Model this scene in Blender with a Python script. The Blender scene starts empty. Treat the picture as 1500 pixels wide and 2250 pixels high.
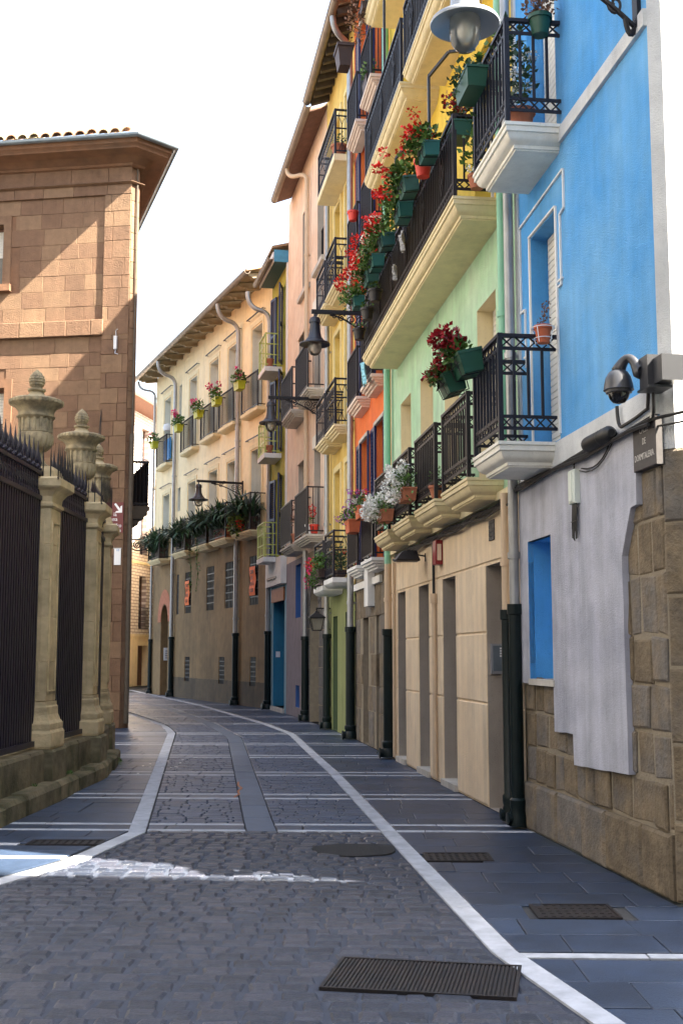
import bpy, bmesh, math, random
from mathutils import Vector, Matrix
random.seed(7)
R = random.Random(11)
S = bpy.context.scene
COL = S.collection
# ------------------------------------------------------------------ camera, sky, sun, exposure
cam_d = bpy.data.cameras.new("camera"); cam = bpy.data.objects.new("camera", cam_d); COL.objects.link(cam)
cam_d.sensor_fit = 'VERTICAL'; cam_d.sensor_height = 36.0; cam_d.lens = 41.6
cam_d.clip_start = 0.1; cam_d.clip_end = 2000
cam.location = (0, 0, 1.55); cam.rotation_euler = (math.radians(90) + math.atan(315 / 2600), 0, 0)
S.camera = cam
SUN_AZ = math.atan2(0.917, -0.398)          # from +Y clockwise
SUN_EL = math.radians(46)
W = bpy.data.worlds.new("World"); S.world = W; W.use_nodes = True
nt = W.node_tree; nt.nodes.clear()
sky = nt.nodes.new('ShaderNodeTexSky'); sky.sky_type = 'NISHITA'; sky.sun_disc = False
sky.sun_elevation = SUN_EL; sky.sun_rotation = SUN_AZ
sky.air_density = 1.3; sky.dust_density = 5.0; sky.ozone_density = 1.0; sky.altitude = 400
bg = nt.nodes.new('ShaderNodeBackground'); bg.inputs[1].default_value = 0.06
ow = nt.nodes.new('ShaderNodeOutputWorld')
hs = nt.nodes.new('ShaderNodeHueSaturation'); hs.inputs['Saturation'].default_value = .72
nt.links.new(sky.outputs[0], hs.inputs['Color']); nt.links.new(hs.outputs[0], bg.inputs[0]); nt.links.new(bg.outputs[0], ow.inputs[0])
sun_d = bpy.data.lights.new("sun", 'SUN'); sun_d.energy = 4.5; sun_d.angle = math.radians(0.53); sun_d.color = (1.0, 0.90, 0.74)
sun = bpy.data.objects.new("sun", sun_d); COL.objects.link(sun)
sd = Vector((0.917 * math.cos(SUN_EL), -0.398 * math.cos(SUN_EL), math.sin(SUN_EL)))
sun.rotation_euler = sd.to_track_quat('Z', 'Y').to_euler(); sun.location = (20, -10, 30)
S.view_settings.view_transform = 'Standard'; S.view_settings.look = 'None'
S.view_settings.exposure = 3.5; S.view_settings.gamma = 1.0; S.view_settings.use_curve_mapping = False
S.render.engine = 'CYCLES'
S.cycles.max_bounces = 6; S.cycles.diffuse_bounces = 4; S.cycles.glossy_bounces = 2; S.cycles.transparent_max_bounces = 6

# ------------------------------------------------------------------ materials
def lin(c):
    return tuple((v / 12.92 if v <= .04045 else ((v + .055) / 1.055) ** 2.4) for v in c)
MATS = {}
def mat(name, base, rough=.85, noise=.12, nscale=6., rnd=0., streak=0., c2=None, c2s=1.2, c2a=1.0, bump=0., bscale=60., metal=0., spec=.5, tint=0., grime=0.):
    """procedural surface: noise + vertical streaks + per-piece variation (face attribute rnd)"""
    m = bpy.data.materials.new(name); m.use_nodes = True; n = m.node_tree; N = n.nodes; L = n.links
    b = N['Principled BSDF']; b.inputs['Roughness'].default_value = rough; b.inputs['Metallic'].default_value = metal
    b.inputs['Specular IOR Level'].default_value = spec
    tc = N.new('ShaderNodeTexCoord'); vec = tc.outputs['Object']
    def noi(scale, det=3, sc3=None):
        t = N.new('ShaderNodeTexNoise'); t.inputs['Scale'].default_value = scale; t.inputs['Detail'].default_value = det
        t.inputs['Roughness'].default_value = .62
        if sc3:
            mp = N.new('ShaderNodeMapping'); mp.inputs['Scale'].default_value = sc3; L.new(vec, mp.inputs[0]); L.new(mp.outputs[0], t.inputs[0])
        else: L.new(vec, t.inputs[0])
        return t.outputs[0]
    def math_(op, a, bb):
        q = N.new('ShaderNodeMath'); q.operation = op
        for i, v in enumerate((a, bb)):
            if isinstance(v, (int, float)): q.inputs[i].default_value = v
            else: L.new(v, q.inputs[i])
        return q.outputs[0]
    v = 1.0
    terms = []
    if noise: terms.append(math_('MULTIPLY', math_('SUBTRACT', noi(nscale), .5), noise * 4))
    if streak: terms.append(math_('MULTIPLY', math_('SUBTRACT', noi(1.0, 4, (7, 7, .35)), .5), streak * 4))
    at = None
    if rnd or tint:
        at = N.new('ShaderNodeAttribute'); at.attribute_name = 'rnd'
    if grime:
        gr = N.new('ShaderNodeMapRange'); gr.inputs[1].default_value = .50; gr.inputs[2].default_value = .72; gr.inputs[3].default_value = 0; gr.inputs[4].default_value = -grime
        L.new(noi(1.0, 7, (2.2, 2.2, .9)), gr.inputs[0]); terms.append(gr.outputs[0])
        sp_ = N.new('ShaderNodeMapRange'); sp_.inputs[1].default_value = .60; sp_.inputs[2].default_value = .75; sp_.inputs[3].default_value = 0; sp_.inputs[4].default_value = -grime * .8
        L.new(noi(38.0, 2), sp_.inputs[0]); terms.append(sp_.outputs[0])
    if rnd: terms.append(math_('MULTIPLY', math_('SUBTRACT', at.outputs['Fac'], .5), rnd * 2))
    for t in terms: v = math_('ADD', v, t)
    rgb = N.new('ShaderNodeRGB'); rgb.outputs[0].default_value = (*base, 1); col = rgb.outputs[0]
    if c2:
        mx = N.new('ShaderNodeMix'); mx.data_type = 'RGBA'
        mr = N.new('ShaderNodeMapRange'); mr.inputs[1].default_value = .42; mr.inputs[2].default_value = .62; mr.inputs[4].default_value = c2a
        src = noi(c2s, 4) if not tint else math_('ADD', math_('MULTIPLY', noi(c2s, 4), 1 - tint), math_('MULTIPLY', at.outputs['Fac'], tint))
        L.new(src, mr.inputs[0]); L.new(mr.outputs[0], mx.inputs[0]); L.new(col, mx.inputs[6]); mx.inputs[7].default_value = (*c2, 1)
        col = mx.outputs[2]
    if terms:
        vm = N.new('ShaderNodeVectorMath'); vm.operation = 'SCALE'; L.new(col, vm.inputs[0]); L.new(v, vm.inputs[3]); col = vm.outputs[0]
    L.new(col, b.inputs['Base Color'])
    if bump:
        bp = N.new('ShaderNodeBump'); bp.inputs['Strength'].default_value = bump; bp.inputs['Distance'].default_value = .02
        L.new(noi(bscale, 4), bp.inputs['Height']); L.new(bp.outputs[0], b.inputs['Normal'])
    MATS[name] = m
    return m
M = {}
def add(k, *a, **kw): M[k] = mat(k, *a, **kw)
# street
add('mortar', (.035, .037, .042), rough=.95, noise=.2, nscale=30, bump=.4, bscale=120)
add('cobble', (.031, .040, .065), rough=.36, rnd=.30, noise=.22, nscale=18, c2=(.042, .043, .058), c2s=2.2, c2a=.6, tint=.4, bump=.6, bscale=55)
add('sett', (.042, .062, .110), rough=.42, rnd=.25, noise=.2, nscale=20, bump=.4, bscale=80)
add('slab', (.033, .053, .098), rough=.40, rnd=.18, noise=.22, nscale=5, c2=(.021, .036, .068), c2s=1.5, c2a=.7, grime=.2, bump=.25, bscale=90)
add('white_stone', (.43, .455, .51), rough=.75, rnd=.08, noise=.10, nscale=14, c2=(.21, .225, .26), c2s=5, c2a=.5, bump=.2, bscale=120)
add('gutter_stone', (.085, .110, .160), rough=.6, rnd=.12, noise=.15, nscale=8, bump=.2)
add('iron', (.016, .015, .017), rough=.5, noise=.3, nscale=25, metal=.3, c2=(.035, .024, .02), c2s=6, c2a=.5, bump=.3, bscale=160)
add('asphalt', (.022, .023, .026), rough=.9, noise=.25, nscale=60, bump=.6, bscale=200)
add('sand_joint', (.034, .044, .070), rough=.85, noise=.25, nscale=12, bump=.4, bscale=120)
# facades
def stucco(k, c, **kw):
    d = dict(rough=.9, noise=.07, nscale=3.5, streak=.07, bump=.5, bscale=90, grime=.16); d.update(kw); add(k, c, **d)
stucco('blue', (.075, .345, .76), c2=(.19, .47, .79), c2s=.6, c2a=.8, streak=.10, noise=.08, bump=.7, bscale=80)
stucco('blue_deep', (.09, .37, .78), streak=.08)
stucco('lavender', (.47, .485, .56), c2=(.37, .385, .46), c2s=1.6, streak=.2, noise=.12, bump=.5)
stucco('pale_grey', (.66, .68, .69), c2=(.55, .57, .59), c2s=1.4, noise=.1)
stucco('beige', (.86, .70, .50), c2=(.80, .62, .41), c2s=.7, c2a=.6, streak=.12, bump=.5)
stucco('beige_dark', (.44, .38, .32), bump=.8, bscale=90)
stucco('mint', (.45, .70, .46), c2=(.54, .74, .53), c2s=1.2, noise=.11, streak=.10, bump=.8, bscale=70)
stucco('yellow', (.82, .58, .08), streak=.04)
stucco('orange', (.85, .20, .05), c2=(.78, .17, .05), c2s=1.2)
stucco('mustard', (.80, .58, .17), c2=(.68, .46, .11))
stucco('mustard_pale', (.80, .66, .32))
stucco('peach', (.84, .67, .52), c2=(.78, .58, .43), c2s=1.1, streak=.08)
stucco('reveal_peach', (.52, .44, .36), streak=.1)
stucco('olive', (.44, .43, .07), c2=(.40, .36, .06))
stucco('cream', (.93, .77, .49), c2=(.92, .75, .46), c2s=.8, streak=.05)
stucco('taupe', (.25, .16, .072), c2=(.17, .11, .052), c2s=.5, c2a=.9, streak=.14, noise=.14)
stucco('taupe_base', (.12, .085, .05), c2=(.08, .06, .038), c2s=1, noise=.16, bump=.8, bscale=50)
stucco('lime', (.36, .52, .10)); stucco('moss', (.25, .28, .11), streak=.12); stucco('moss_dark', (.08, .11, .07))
stucco('lilac_grey', (.27, .23, .26), streak=.12, noise=.12)
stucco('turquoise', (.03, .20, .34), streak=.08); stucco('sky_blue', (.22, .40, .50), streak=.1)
stucco('navy_reveal', (.05, .13, .36))
stucco('white_paint', (.78, .78, .76), noise=.05, streak=.05, bump=.15)
stucco('cream_trim', (.80, .68, .42), noise=.05, bump=.15)
stucco('pink_trim', (.80, .66, .56), noise=.05, bump=.15)
stucco('pale_yellow_trim', (.82, .80, .72), noise=.06, streak=.08, bump=.15)
stucco('grey_trim', (.52, .49, .44), noise=.12, streak=.12, bump=.2)
stucco('reveal_pale', (.66, .68, .60), noise=.05)
stucco('brick_white', (.74, .70, .66))
stucco('far_grey', (.22, .21, .20))
# stone
add('sandstone', (.165, .094, .056), rough=.92, rnd=.12, noise=.16, nscale=7, c2=(.19, .12, .07), c2s=.6, tint=.5, c2a=.7, streak=.12, grime=.2, bump=.8, bscale=34)
add('sandstone_trim', (.17, .085, .045), rough=.9, noise=.22, nscale=4, c2=(.11, .065, .04), c2s=1.1, c2a=.7, bump=.5, bscale=40)
add('wallstone', (.215, .165, .105), rough=.93, rnd=.25, noise=.3, nscale=7, c2=(.13, .12, .11), c2s=3.2, tint=.3, c2a=.9, bump=1.0, bscale=30, streak=.14, grime=.25)
add('stone_joint', (.26, .22, .16), rough=.95, noise=.15, nscale=10, bump=.6, bscale=50)
add('pillarstone', (.60, .475, .28), rough=.9, noise=.18, nscale=5, rnd=.14, c2=(.38, .30, .17), c2s=2.2, c2a=.9, bump=.5, bscale=45, streak=.1)
add('urnstone', (.40, .33, .205), rough=.9, noise=.16, nscale=9, c2=(.16, .135, .09), c2s=5, c2a=.9, bump=.4, bscale=60)
add('plinthstone', (.20, .165, .10), rough=.93, noise=.25, nscale=6, rnd=.2, c2=(.075, .07, .035), c2s=2.0, c2a=1., streak=.18, bump=.9, bscale=32)
add('rubble', (.11, .105, .105), rough=.95, noise=.3, nscale=9, rnd=.3, bump=1., bscale=25)
# metal, wood, plastic
add('black_iron', (.014, .014, .018), rough=.5, noise=.15, nscale=30, spec=.3)
add('rail_dark', (.018, .018, .026), rough=.5, noise=.12, nscale=20, spec=.3)
add('rail_brown', (.022, .018, .020), spec=.3, rough=.5, noise=.15, nscale=20)
add('rail_lime', (.50, .55, .14), rough=.5, noise=.1)
add('fence_iron', (.016, .013, .026), rough=.42, noise=.2, nscale=15, streak=.1, spec=.4)
add('zinc', (.36, .37, .38), rough=.42, noise=.14, nscale=7, streak=.12, metal=.55)
add('zinc_blue', (.20, .25, .30), rough=.38, noise=.15, nscale=5, metal=.5)
add('zinc_brown', (.23, .19, .15), rough=.5, noise=.18, nscale=5, metal=.35)
add('pipe_green', (.25, .55, .38), rough=.5, noise=.06)
add('pipe_beige', (.62, .47, .32), rough=.6, noise=.08)
add('guard_green', (.003, .010, .011), rough=.45, noise=.25, nscale=12, spec=.3)
add('lamp_grey', (.035, .038, .05), rough=.38, noise=.06, metal=.2)
add('lamp_light', (.33, .36, .40), rough=.35, noise=.05, metal=.4)
add('cctv', (.055, .057, .065), rough=.33, noise=.04, metal=.25)
add('cable', (.012, .012, .013), rough=.5, noise=.1)
add('shutter_navy', (.012, .02, .09), rough=.45, noise=.1)
add('shutter_white', (.72, .70, .63), rough=.6, noise=.05)
add('frame_white', (.75, .75, .72), rough=.5, noise=.03)
add('wood_brown', (.16, .075, .05), rough=.7, noise=.25, nscale=8, streak=.1)
add('wood_dark', (.075, .06, .045), rough=.8, noise=.25, nscale=8)
add('wood_olive', (.30, .25, .16), rough=.8, noise=.15, nscale=8)
add('wood_blue', (.06, .27, .45), rough=.6, noise=.15)
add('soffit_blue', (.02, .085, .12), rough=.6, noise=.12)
add('wood_rust', (.35, .13, .05), rough=.7, noise=.25, nscale=10)
add('door_blue', (.015, .08, .22), rough=.5, noise=.12)
add('door_dark', (.05, .04, .03), rough=.6, noise=.2)
add('tile', (.30, .16, .09), rough=.85, rnd=.3, noise=.25, nscale=8, c2=(.30, .26, .17), c2s=3, tint=.5, bump=.3)
add('terracotta', (.55, .13, .05), rough=.75, noise=.12, nscale=9)
add('terracotta_dull', (.42, .15, .08), rough=.85, noise=.2, nscale=9)
add('red_plastic', (.70, .05, .03), rough=.45, noise=.05)
add('teal_plastic', (.02, .13, .125), rough=.45, noise=.08)
add('teal_dull', (.03, .12, .11), rough=.6, noise=.2)
add('teal_dark', (.012, .085, .09), rough=.5, noise=.12)
add('green_plastic', (.012, .075, .045), rough=.45, noise=.08)
add('lime_plastic', (.50, .50, .02), rough=.5, noise=.08)
add('black_plastic', (.02, .018, .02), rough=.5, noise=.05)
add('leaf', (.075, .16, .028), rough=.55, rnd=.55, noise=.2, nscale=15)
add('leaf_dark', (.028, .075, .028), rough=.5, rnd=.5, noise=.2, nscale=15)
add('leaf_yellow', (.14, .20, .035), rough=.55, rnd=.5, noise=.2, nscale=15)
add('leaf_dry', (.22, .12, .08), rough=.7, rnd=.5, noise=.2, nscale=15)
add('petal_red', (.72, .02, .015), rough=.6, rnd=.4, noise=.1)
add('petal_dark_red', (.30, .004, .012), rough=.6, rnd=.5, noise=.1)
add('petal_white', (.92, .92, .90), rough=.6, rnd=.12, noise=.05)
add('petal_pink', (.74, .03, .20), rough=.6, rnd=.3, noise=.1)
add('petal_purple', (.42, .07, .50), rough=.6, rnd=.4, noise=.1)
add('plaque', (.055, .05, .052), rough=.6, noise=.2, nscale=20)
add('letters', (.55, .53, .50), rough=.7, noise=.08)
add('sign_brown', (.14, .022, .025), rough=.5, noise=.05)
add('sign_white', (.82, .83, .85), rough=.5, noise=.03)
add('banner', (.85, .16, .02), rough=.7, noise=.1)
add('alarm_red', (.24, .012, .02), rough=.4, noise=.1)
add('box_pale', (.62, .68, .62), rough=.5, noise=.05)
add('steel', (.45, .47, .52), rough=.35, noise=.05, metal=.6)
add('brown_box', (.06, .035, .03), rough=.6, noise=.1)
add('cloth_white', (.42, .42, .42), rough=.9, noise=.06)
add('cloth_blue', (.30, .62, .72), rough=.9, noise=.2, nscale=25)
add('blue_panel', (.01, .22, .55), rough=.5, noise=.06)
def glass(name, tint, refl):
    m = bpy.data.materials.new(name); m.use_nodes = True; n = m.node_tree; n.nodes.clear()
    o = n.nodes.new('ShaderNodeOutputMaterial'); mx = n.nodes.new('ShaderNodeMixShader')
    t = n.nodes.new('ShaderNodeBsdfTransparent'); t.inputs[0].default_value = (*tint, 1)
    g = n.nodes.new('ShaderNodeBsdfGlossy'); g.inputs['Roughness'].default_value = .03
    lw = n.nodes.new('ShaderNodeLayerWeight'); lw.inputs[0].default_value = refl
    tl = n.nodes.new('ShaderNodeBsdfTranslucent'); tl.inputs[0].default_value = (.9, .9, .86, 1); m2 = n.nodes.new('ShaderNodeMixShader'); m2.inputs[0].default_value = .35
    n.links.new(t.outputs[0], m2.inputs[1]); n.links.new(tl.outputs[0], m2.inputs[2])
    n.links.new(lw.outputs['Fresnel'], mx.inputs[0]); n.links.new(m2.outputs[0], mx.inputs[1]); n.links.new(g.outputs[0], mx.inputs[2]); n.links.new(mx.outputs[0], o.inputs[0])
    M[name] = m
glass('globe', (.93, .92, .88), .35)
add('pane', (.03, .035, .04), rough=.06, noise=0, spec=.8)
add('void', (.010, .010, .012), rough=.8, noise=0, spec=.1)
add('dome_black', (.006, .006, .007), rough=.05, noise=0, spec=.8)
def brickmat(name, c1, c2, mc):
    m = mat(name, c1, noise=0); n = m.node_tree; b = n.nodes['Principled BSDF']
    br = n.nodes.new('ShaderNodeTexBrick'); br.inputs['Color1'].default_value = (*c1, 1); br.inputs['Color2'].default_value = (*c2, 1); br.inputs['Mortar'].default_value = (*mc, 1)
    br.inputs['Scale'].default_value = 1; br.inputs['Brick Width'].default_value = .5; br.inputs['Row Height'].default_value = .16; br.inputs['Mortar Size'].default_value = .022
    tc = n.nodes.new('ShaderNodeTexCoord'); sp = n.nodes.new('ShaderNodeSeparateXYZ'); cb = n.nodes.new('ShaderNodeCombineXYZ')
    n.links.new(tc.outputs['Object'], sp.inputs[0]); n.links.new(sp.outputs[0], cb.inputs[0]); n.links.new(sp.outputs[2], cb.inputs[1]); n.links.new(cb.outputs[0], br.inputs[0])
    n.links.new(br.outputs[0], b.inputs['Base Color']); M[name] = m
brickmat('brick_far', (.78, .72, .66), (.70, .63, .56), (.34, .27, .24))
brickmat('brick_arch', (.50, .30, .19), (.42, .25, .16), (.40, .33, .25))

# ------------------------------------------------------------------ mesh builder
class MB:
    def __init__(s): s.v = []; s.f = []; s.r = []; s.k = .5
    def face(s, ids): s.f.append(tuple(ids)); s.r.append(s.k)
    def quad(s, a, b, c, d):
        i = len(s.v); s.v += [a, b, c, d]; s.face((i, i + 1, i + 2, i + 3)); return s
    def box(s, x0, x1, y0, y1, z0, z1):
        i = len(s.v)
        s.v += [(x0, y0, z0), (x1, y0, z0), (x1, y1, z0), (x0, y1, z0), (x0, y0, z1), (x1, y0, z1), (x1, y1, z1), (x0, y1, z1)]
        for q in ((0, 3, 2, 1), (4, 5, 6, 7), (0, 1, 5, 4), (1, 2, 6, 5), (2, 3, 7, 6), (3, 0, 4, 7)): s.face([i + a for a in q])
        return s
    def rings(s, rings, close=True, cap0=False, cap1=False):
        n = len(rings[0]); base = len(s.v)
        for r in rings: s.v += [tuple(p) for p in r]
        for k in range(len(rings) - 1):
            for j in range(n if close else n - 1):
                a = base + k * n + j; b = base + k * n + (j + 1) % n
                s.face((a, b, b + n, a + n))
        if cap0: s.face([base + j for j in range(n)][::-1])
        if cap1: s.face([base + (len(rings) - 1) * n + j for j in range(n)])
        return s
    def tube(s, pts, r, n=8, caps=True):
        pts = [Vector(p) for p in pts]; rs = r if isinstance(r, (list, tuple)) else [r] * len(pts)
        rings = []; ref = None
        for i, p in enumerate(pts):
            d = (pts[min(i + 1, len(pts) - 1)] - pts[max(i - 1, 0)]).normalized()
            if ref is None:
                ref = Vector((0, 0, 1)) if abs(d.z) < .9 else Vector((1, 0, 0))
            x = (ref - d * ref.dot(d)).normalized(); y = d.cross(x); ref = x
            rings.append([p + (x * math.cos(2 * math.pi * j / n) + y * math.sin(2 * math.pi * j / n)) * rs[i] for j in range(n)])
        return s.rings(rings, True, caps, caps)
    def bar(s, p, q, w, h=None):
        h = h or w; p = Vector(p); q = Vector(q); d = (q - p).normalized()
        ref = Vector((0, 0, 1)) if abs(d.z) < .95 else Vector((0, 1, 0))
        x = d.cross(ref).normalized() * (w / 2); y = x.cross(d).normalized() * (h / 2)
        return s.rings([[c - x - y, c + x - y, c + x + y, c - x + y] for c in (p, q)], True, True, True)
    def lathe(s, prof, n=24, c=(0, 0, 0), mod=None, caps=True):
        rings = []
        for (r, z) in prof:
            rings.append([(c[0] + (r * (mod(2 * math.pi * j / n, z) if mod else 1)) * math.cos(2 * math.pi * j / n), c[1] + (r * (mod(2 * math.pi * j / n, z) if mod else 1)) * math.sin(2 * math.pi * j / n), c[2] + z) for j in range(n)])
        return s.rings(rings, True, caps, caps)
    def block(s, cs, lo, hi, ch, fm=lambda a, b, c: (a, b, c)):
        """stone: 4 plan corners, from lo to hi along the third axis, chamfered on the hi face"""
        cx = sum(c[0] for c in cs) / 4; cy = sum(c[1] for c in cs) / 4
        def ins(c):
            dx, dy = cx - c[0], cy - c[1]
            return (c[0] + math.copysign(min(ch, abs(dx)), dx), c[1] + math.copysign(min(ch, abs(dy)), dy))
        r0 = [fm(c[0], c[1], lo) for c in cs]; r1 = [fm(c[0], c[1], hi - ch * .8) for c in cs]; r2 = [fm(*ins(c), hi) for c in cs]
        return s.rings([r0, r1, r2], True, False, True)
    def build(s, name, m, parent=None, smooth=False, fix=True):
        me = bpy.data.meshes.new(name); me.from_pydata([tuple(p) for p in s.v], [], s.f)
        if fix:
            bm = bmesh.new(); bm.from_mesh(me); bmesh.ops.recalc_face_normals(bm, faces=bm.faces); bm.to_mesh(me); bm.free()
        a = me.attributes.new('rnd', 'FLOAT', 'FACE')
        a.data.foreach_set('value', s.r)
        if smooth:
            for p in me.polygons: p.use_smooth = True
            if smooth != 'all': me.set_sharp_from_angle(angle=math.radians(38))
        me.materials.append(M[m] if isinstance(m, str) else m)
        o = bpy.data.objects.new(name, me); COL.objects.link(o)
        if parent: o.parent = parent
        return o
def tag(o, label=None, cat=None, group=None, kind=None):
    if label: o['label'] = label
    if cat: o['category'] = cat
    if group: o['group'] = group
    if kind: o['kind'] = kind
    return o
def thing(name, label, cat, loc=(0, 0, 0), rz=0, group=None):
    o = bpy.data.objects.new(name, None); COL.objects.link(o); o.empty_display_size = .2
    o.location = loc; o.rotation_euler = (0, 0, rz)
    return tag(o, label, cat, group)
def inst(src, parent, loc=(0, 0, 0), rot=(0, 0, 0), sc=(1, 1, 1)):
    o = src.copy(); COL.objects.link(o); o.parent = parent; o.location = loc; o.rotation_euler = rot; o.scale = sc
    return o
def text_mesh(name, body, size, m, parent, loc, rot, ext=.004, align='CENTER', sx=1.0):
    c = bpy.data.curves.new(name, 'FONT'); c.body = body; c.size = size; c.extrude = ext; c.align_x = align; c.align_y = 'CENTER'; c.resolution_u = 2
    t = bpy.data.objects.new(name, c); COL.objects.link(t)
    dg = bpy.context.evaluated_depsgraph_get(); me = bpy.data.meshes.new_from_object(t.evaluated_get(dg))
    bpy.data.objects.remove(t); me.materials.clear(); me.materials.append(M[m])
    o = bpy.data.objects.new(name, me); COL.objects.link(o); o.parent = parent; o.location = loc; o.rotation_euler = rot; o.scale = (sx, 1, 1)
    return o
class Fac:
    """a straight facade: local x runs along the wall away from the camera, local y out into the street"""
    def __init__(s, A, B):
        dx, dy = B[0] - A[0], B[1] - A[1]; s.L = math.hypot(dx, dy); s.t = (dx / s.L, dy / s.L); s.n = (-s.t[1], s.t[0]); s.A = A
        s.rz = math.atan2(s.t[1], s.t[0])
    def w(s, u, o, z): return (s.A[0] + s.t[0] * u + s.n[0] * o, s.A[1] + s.t[1] * u + s.n[1] * o, z)
PT = [(2.107, 7.71), (1.685, 11.006), (.783, 18.398), (.254, 22.408), (-.336, 26.091), (-1.488, 32.123), (-2.085, 34.728), (-7.703, 48.429)]
FB = [Fac(PT[i], PT[i + 1]) for i in range(7)]
def lerp_poly(pts, y):
    for (x0, y0), (x1, y1) in zip(pts, pts[1:]):
        if y <= y1 or (x1, y1) == pts[-1]:
            return x0 + (x1 - x0) * (y - y0) / (y1 - y0)
# ------------------------------------------------------------------ ground, street paving
g = MB(); g.box(-300, 300, -60, 600, -1.2, -.03)
ground = tag(g.build('ground', 'mortar'), kind='structure')
RS = [(1.75, 2.5), (1.14, 5.24), (.86, 6.48), (.41, 10.89), (-.09, 15.92), (-1.0, 23.96), (-1.77, 27.45), (-4.4, 37.36), (-9.72, 54.7), (-16, 70)]
LS = [(-5.2, 2.5), (-2.36, 8.43), (-2.06, 9.17), (-1.81, 10.73), (-2.43, 15.92), (-3.42, 24.24), (-3.95, 26.74), (-5.74, 32.39), (-9.6, 42), (-18, 60)]
GC = [(-.70, 10.7), (-.8, 11.55), (-2.04, 22.91), (-3.0, 27.4), (-5.3, 36), (-9.9, 47.5), (-14, 58)]
FENCE = [(-5.5, 2.5), (-3.2, 8.5), (-3.2, 10.7), (-3.1, 13.0), (-3.25, 15.9), (-3.5, 18.1), (-4.9, 25), (-6.0, 30), (-9.5, 38), (-20, 60)]
WALL = [(6.5, 2.5), (6.5, 7.2), (2.15, 7.65)] + [(x + .05, y) for x, y in PT[1:]] + [(-14, 60)]
TILT = .035
COVERS = [(.40, 5.99, .92, .58, -.19), (.90, 9.43, .52, .38, 0), (1.42, 7.47, .50, .40, .0), (-2.3, 10.15, .62, .26, 0)]
def in_cover(x, y):
    for cx, cy, w, d, a in COVERS:
        dx, dy = x - cx, y - cy; ca, sa = math.cos(-a), math.sin(-a)
        if abs(dx * ca - dy * sa) < w / 2 - .01 and abs(dx * sa + dy * ca) < d / 2 - .01: return True
    return ((x - .18) / .36) ** 2 + ((y - 9.8) / .32) ** 2 < 1 and x < .42
def rows_between(y0, y1, d, jit=0.):
    n = max(1, round((y1 - y0) / d)); return [(y0 + (y1 - y0) * i / n, y0 + (y1 - y0) * (i + 1) / n) for i in range(n)]
def pave(rows, XL, XR, wlo, whi, gap):
    out = []
    for k, (y0, y1) in enumerate(rows):
        ym = (y0 + y1) / 2; a, b = XL(ym), XR(ym)
        if b - a < .04: continue
        xs = [a]; x = a + R.uniform(.3, 1) * wlo
        while x < b - wlo * .45: xs.append(x); x += R.uniform(wlo, whi)
        xs.append(b)
        for i in range(len(xs) - 1):
            l0 = l1 = xs[i]; r0 = r1 = xs[i + 1]
            if i == 0: l0, l1 = XL(y0), XL(y1)
            if i == len(xs) - 2: r0, r1 = XR(y0), XR(y1)
            h = gap / 2; mx = (l0 + r0) / 2
            if in_cover((l0 + r0 + l1 + r1) / 4, ym - TILT * mx): continue
            out.append([(l0 + h, y0 + h - TILT * l0), (r0 - h, y0 + h - TILT * r0), (r1 - h, y1 - h - TILT * r1), (l1 + h, y1 - h - TILT * l1)])
    return out
def lay(name, pieces, parent, m, ch, jz, sep=300, warp=0.):
    pieces = sorted(pieces, key=lambda c: c[0][1] + abs(c[0][0]) * .4); rest = MB()
    for i, cs in enumerate(pieces):
        mb = MB() if i < sep else rest
        if warp: cs = [(x + R.uniform(-warp, warp), y + R.uniform(-warp, warp)) for x, y in cs]
        mb.k = R.random(); mb.block(cs, -.06, R.uniform(-jz, 0), ch)
        if i < sep: mb.build(name, m, parent)
    if rest.v: tag(rest.build(name + '_field', m, parent), kind='stuff')
def sheet(name, XL, XR, y0, y1, z, m):
    mb = MB(); n = 60
    for i in range(n):
        a = y0 + (y1 - y0) * i / n; b = y0 + (y1 - y0) * (i + 1) / n
        mb.quad((XL(a), a, z), (XR(a), a, z), (XR(b), b, z), (XL(b), b, z))
    return tag(mb.build(name, m), kind='structure')
P = lambda pts, d=0.: (lambda y: lerp_poly(pts, y) + d)
road = sheet('road', P(LS), P(RS), 2.6, 58, -.018, 'mortar')
bed = MB()
for i in range(20):
    a, b = 3.9 + .34 * i, 3.9 + .34 * (i + 1); bed.quad((lerp_poly(LS, a), a, -.0145), (lerp_poly(RS, a), a, -.0145), (lerp_poly(RS, b), b, -.0145), (lerp_poly(LS, b), b, -.0145))
bed.build('joint_bed', 'sand_joint', road)
pave_r = sheet('pavement_right', P(RS), P(WALL), 2.6, 58, -.0125, 'mortar')
pave_l = sheet('pavement_left', P(FENCE), P(LS), 2.6, 58, -.0125, 'mortar')
# big worn cobbles of the foreground
cob = pave(rows_between(4.3, 10.78, .145), P(LS, .10), P(RS, -.07), .12, .215, .016)
lay('cobblestone', cob, road, 'cobble', .019, .008, 300, .012)
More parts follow.
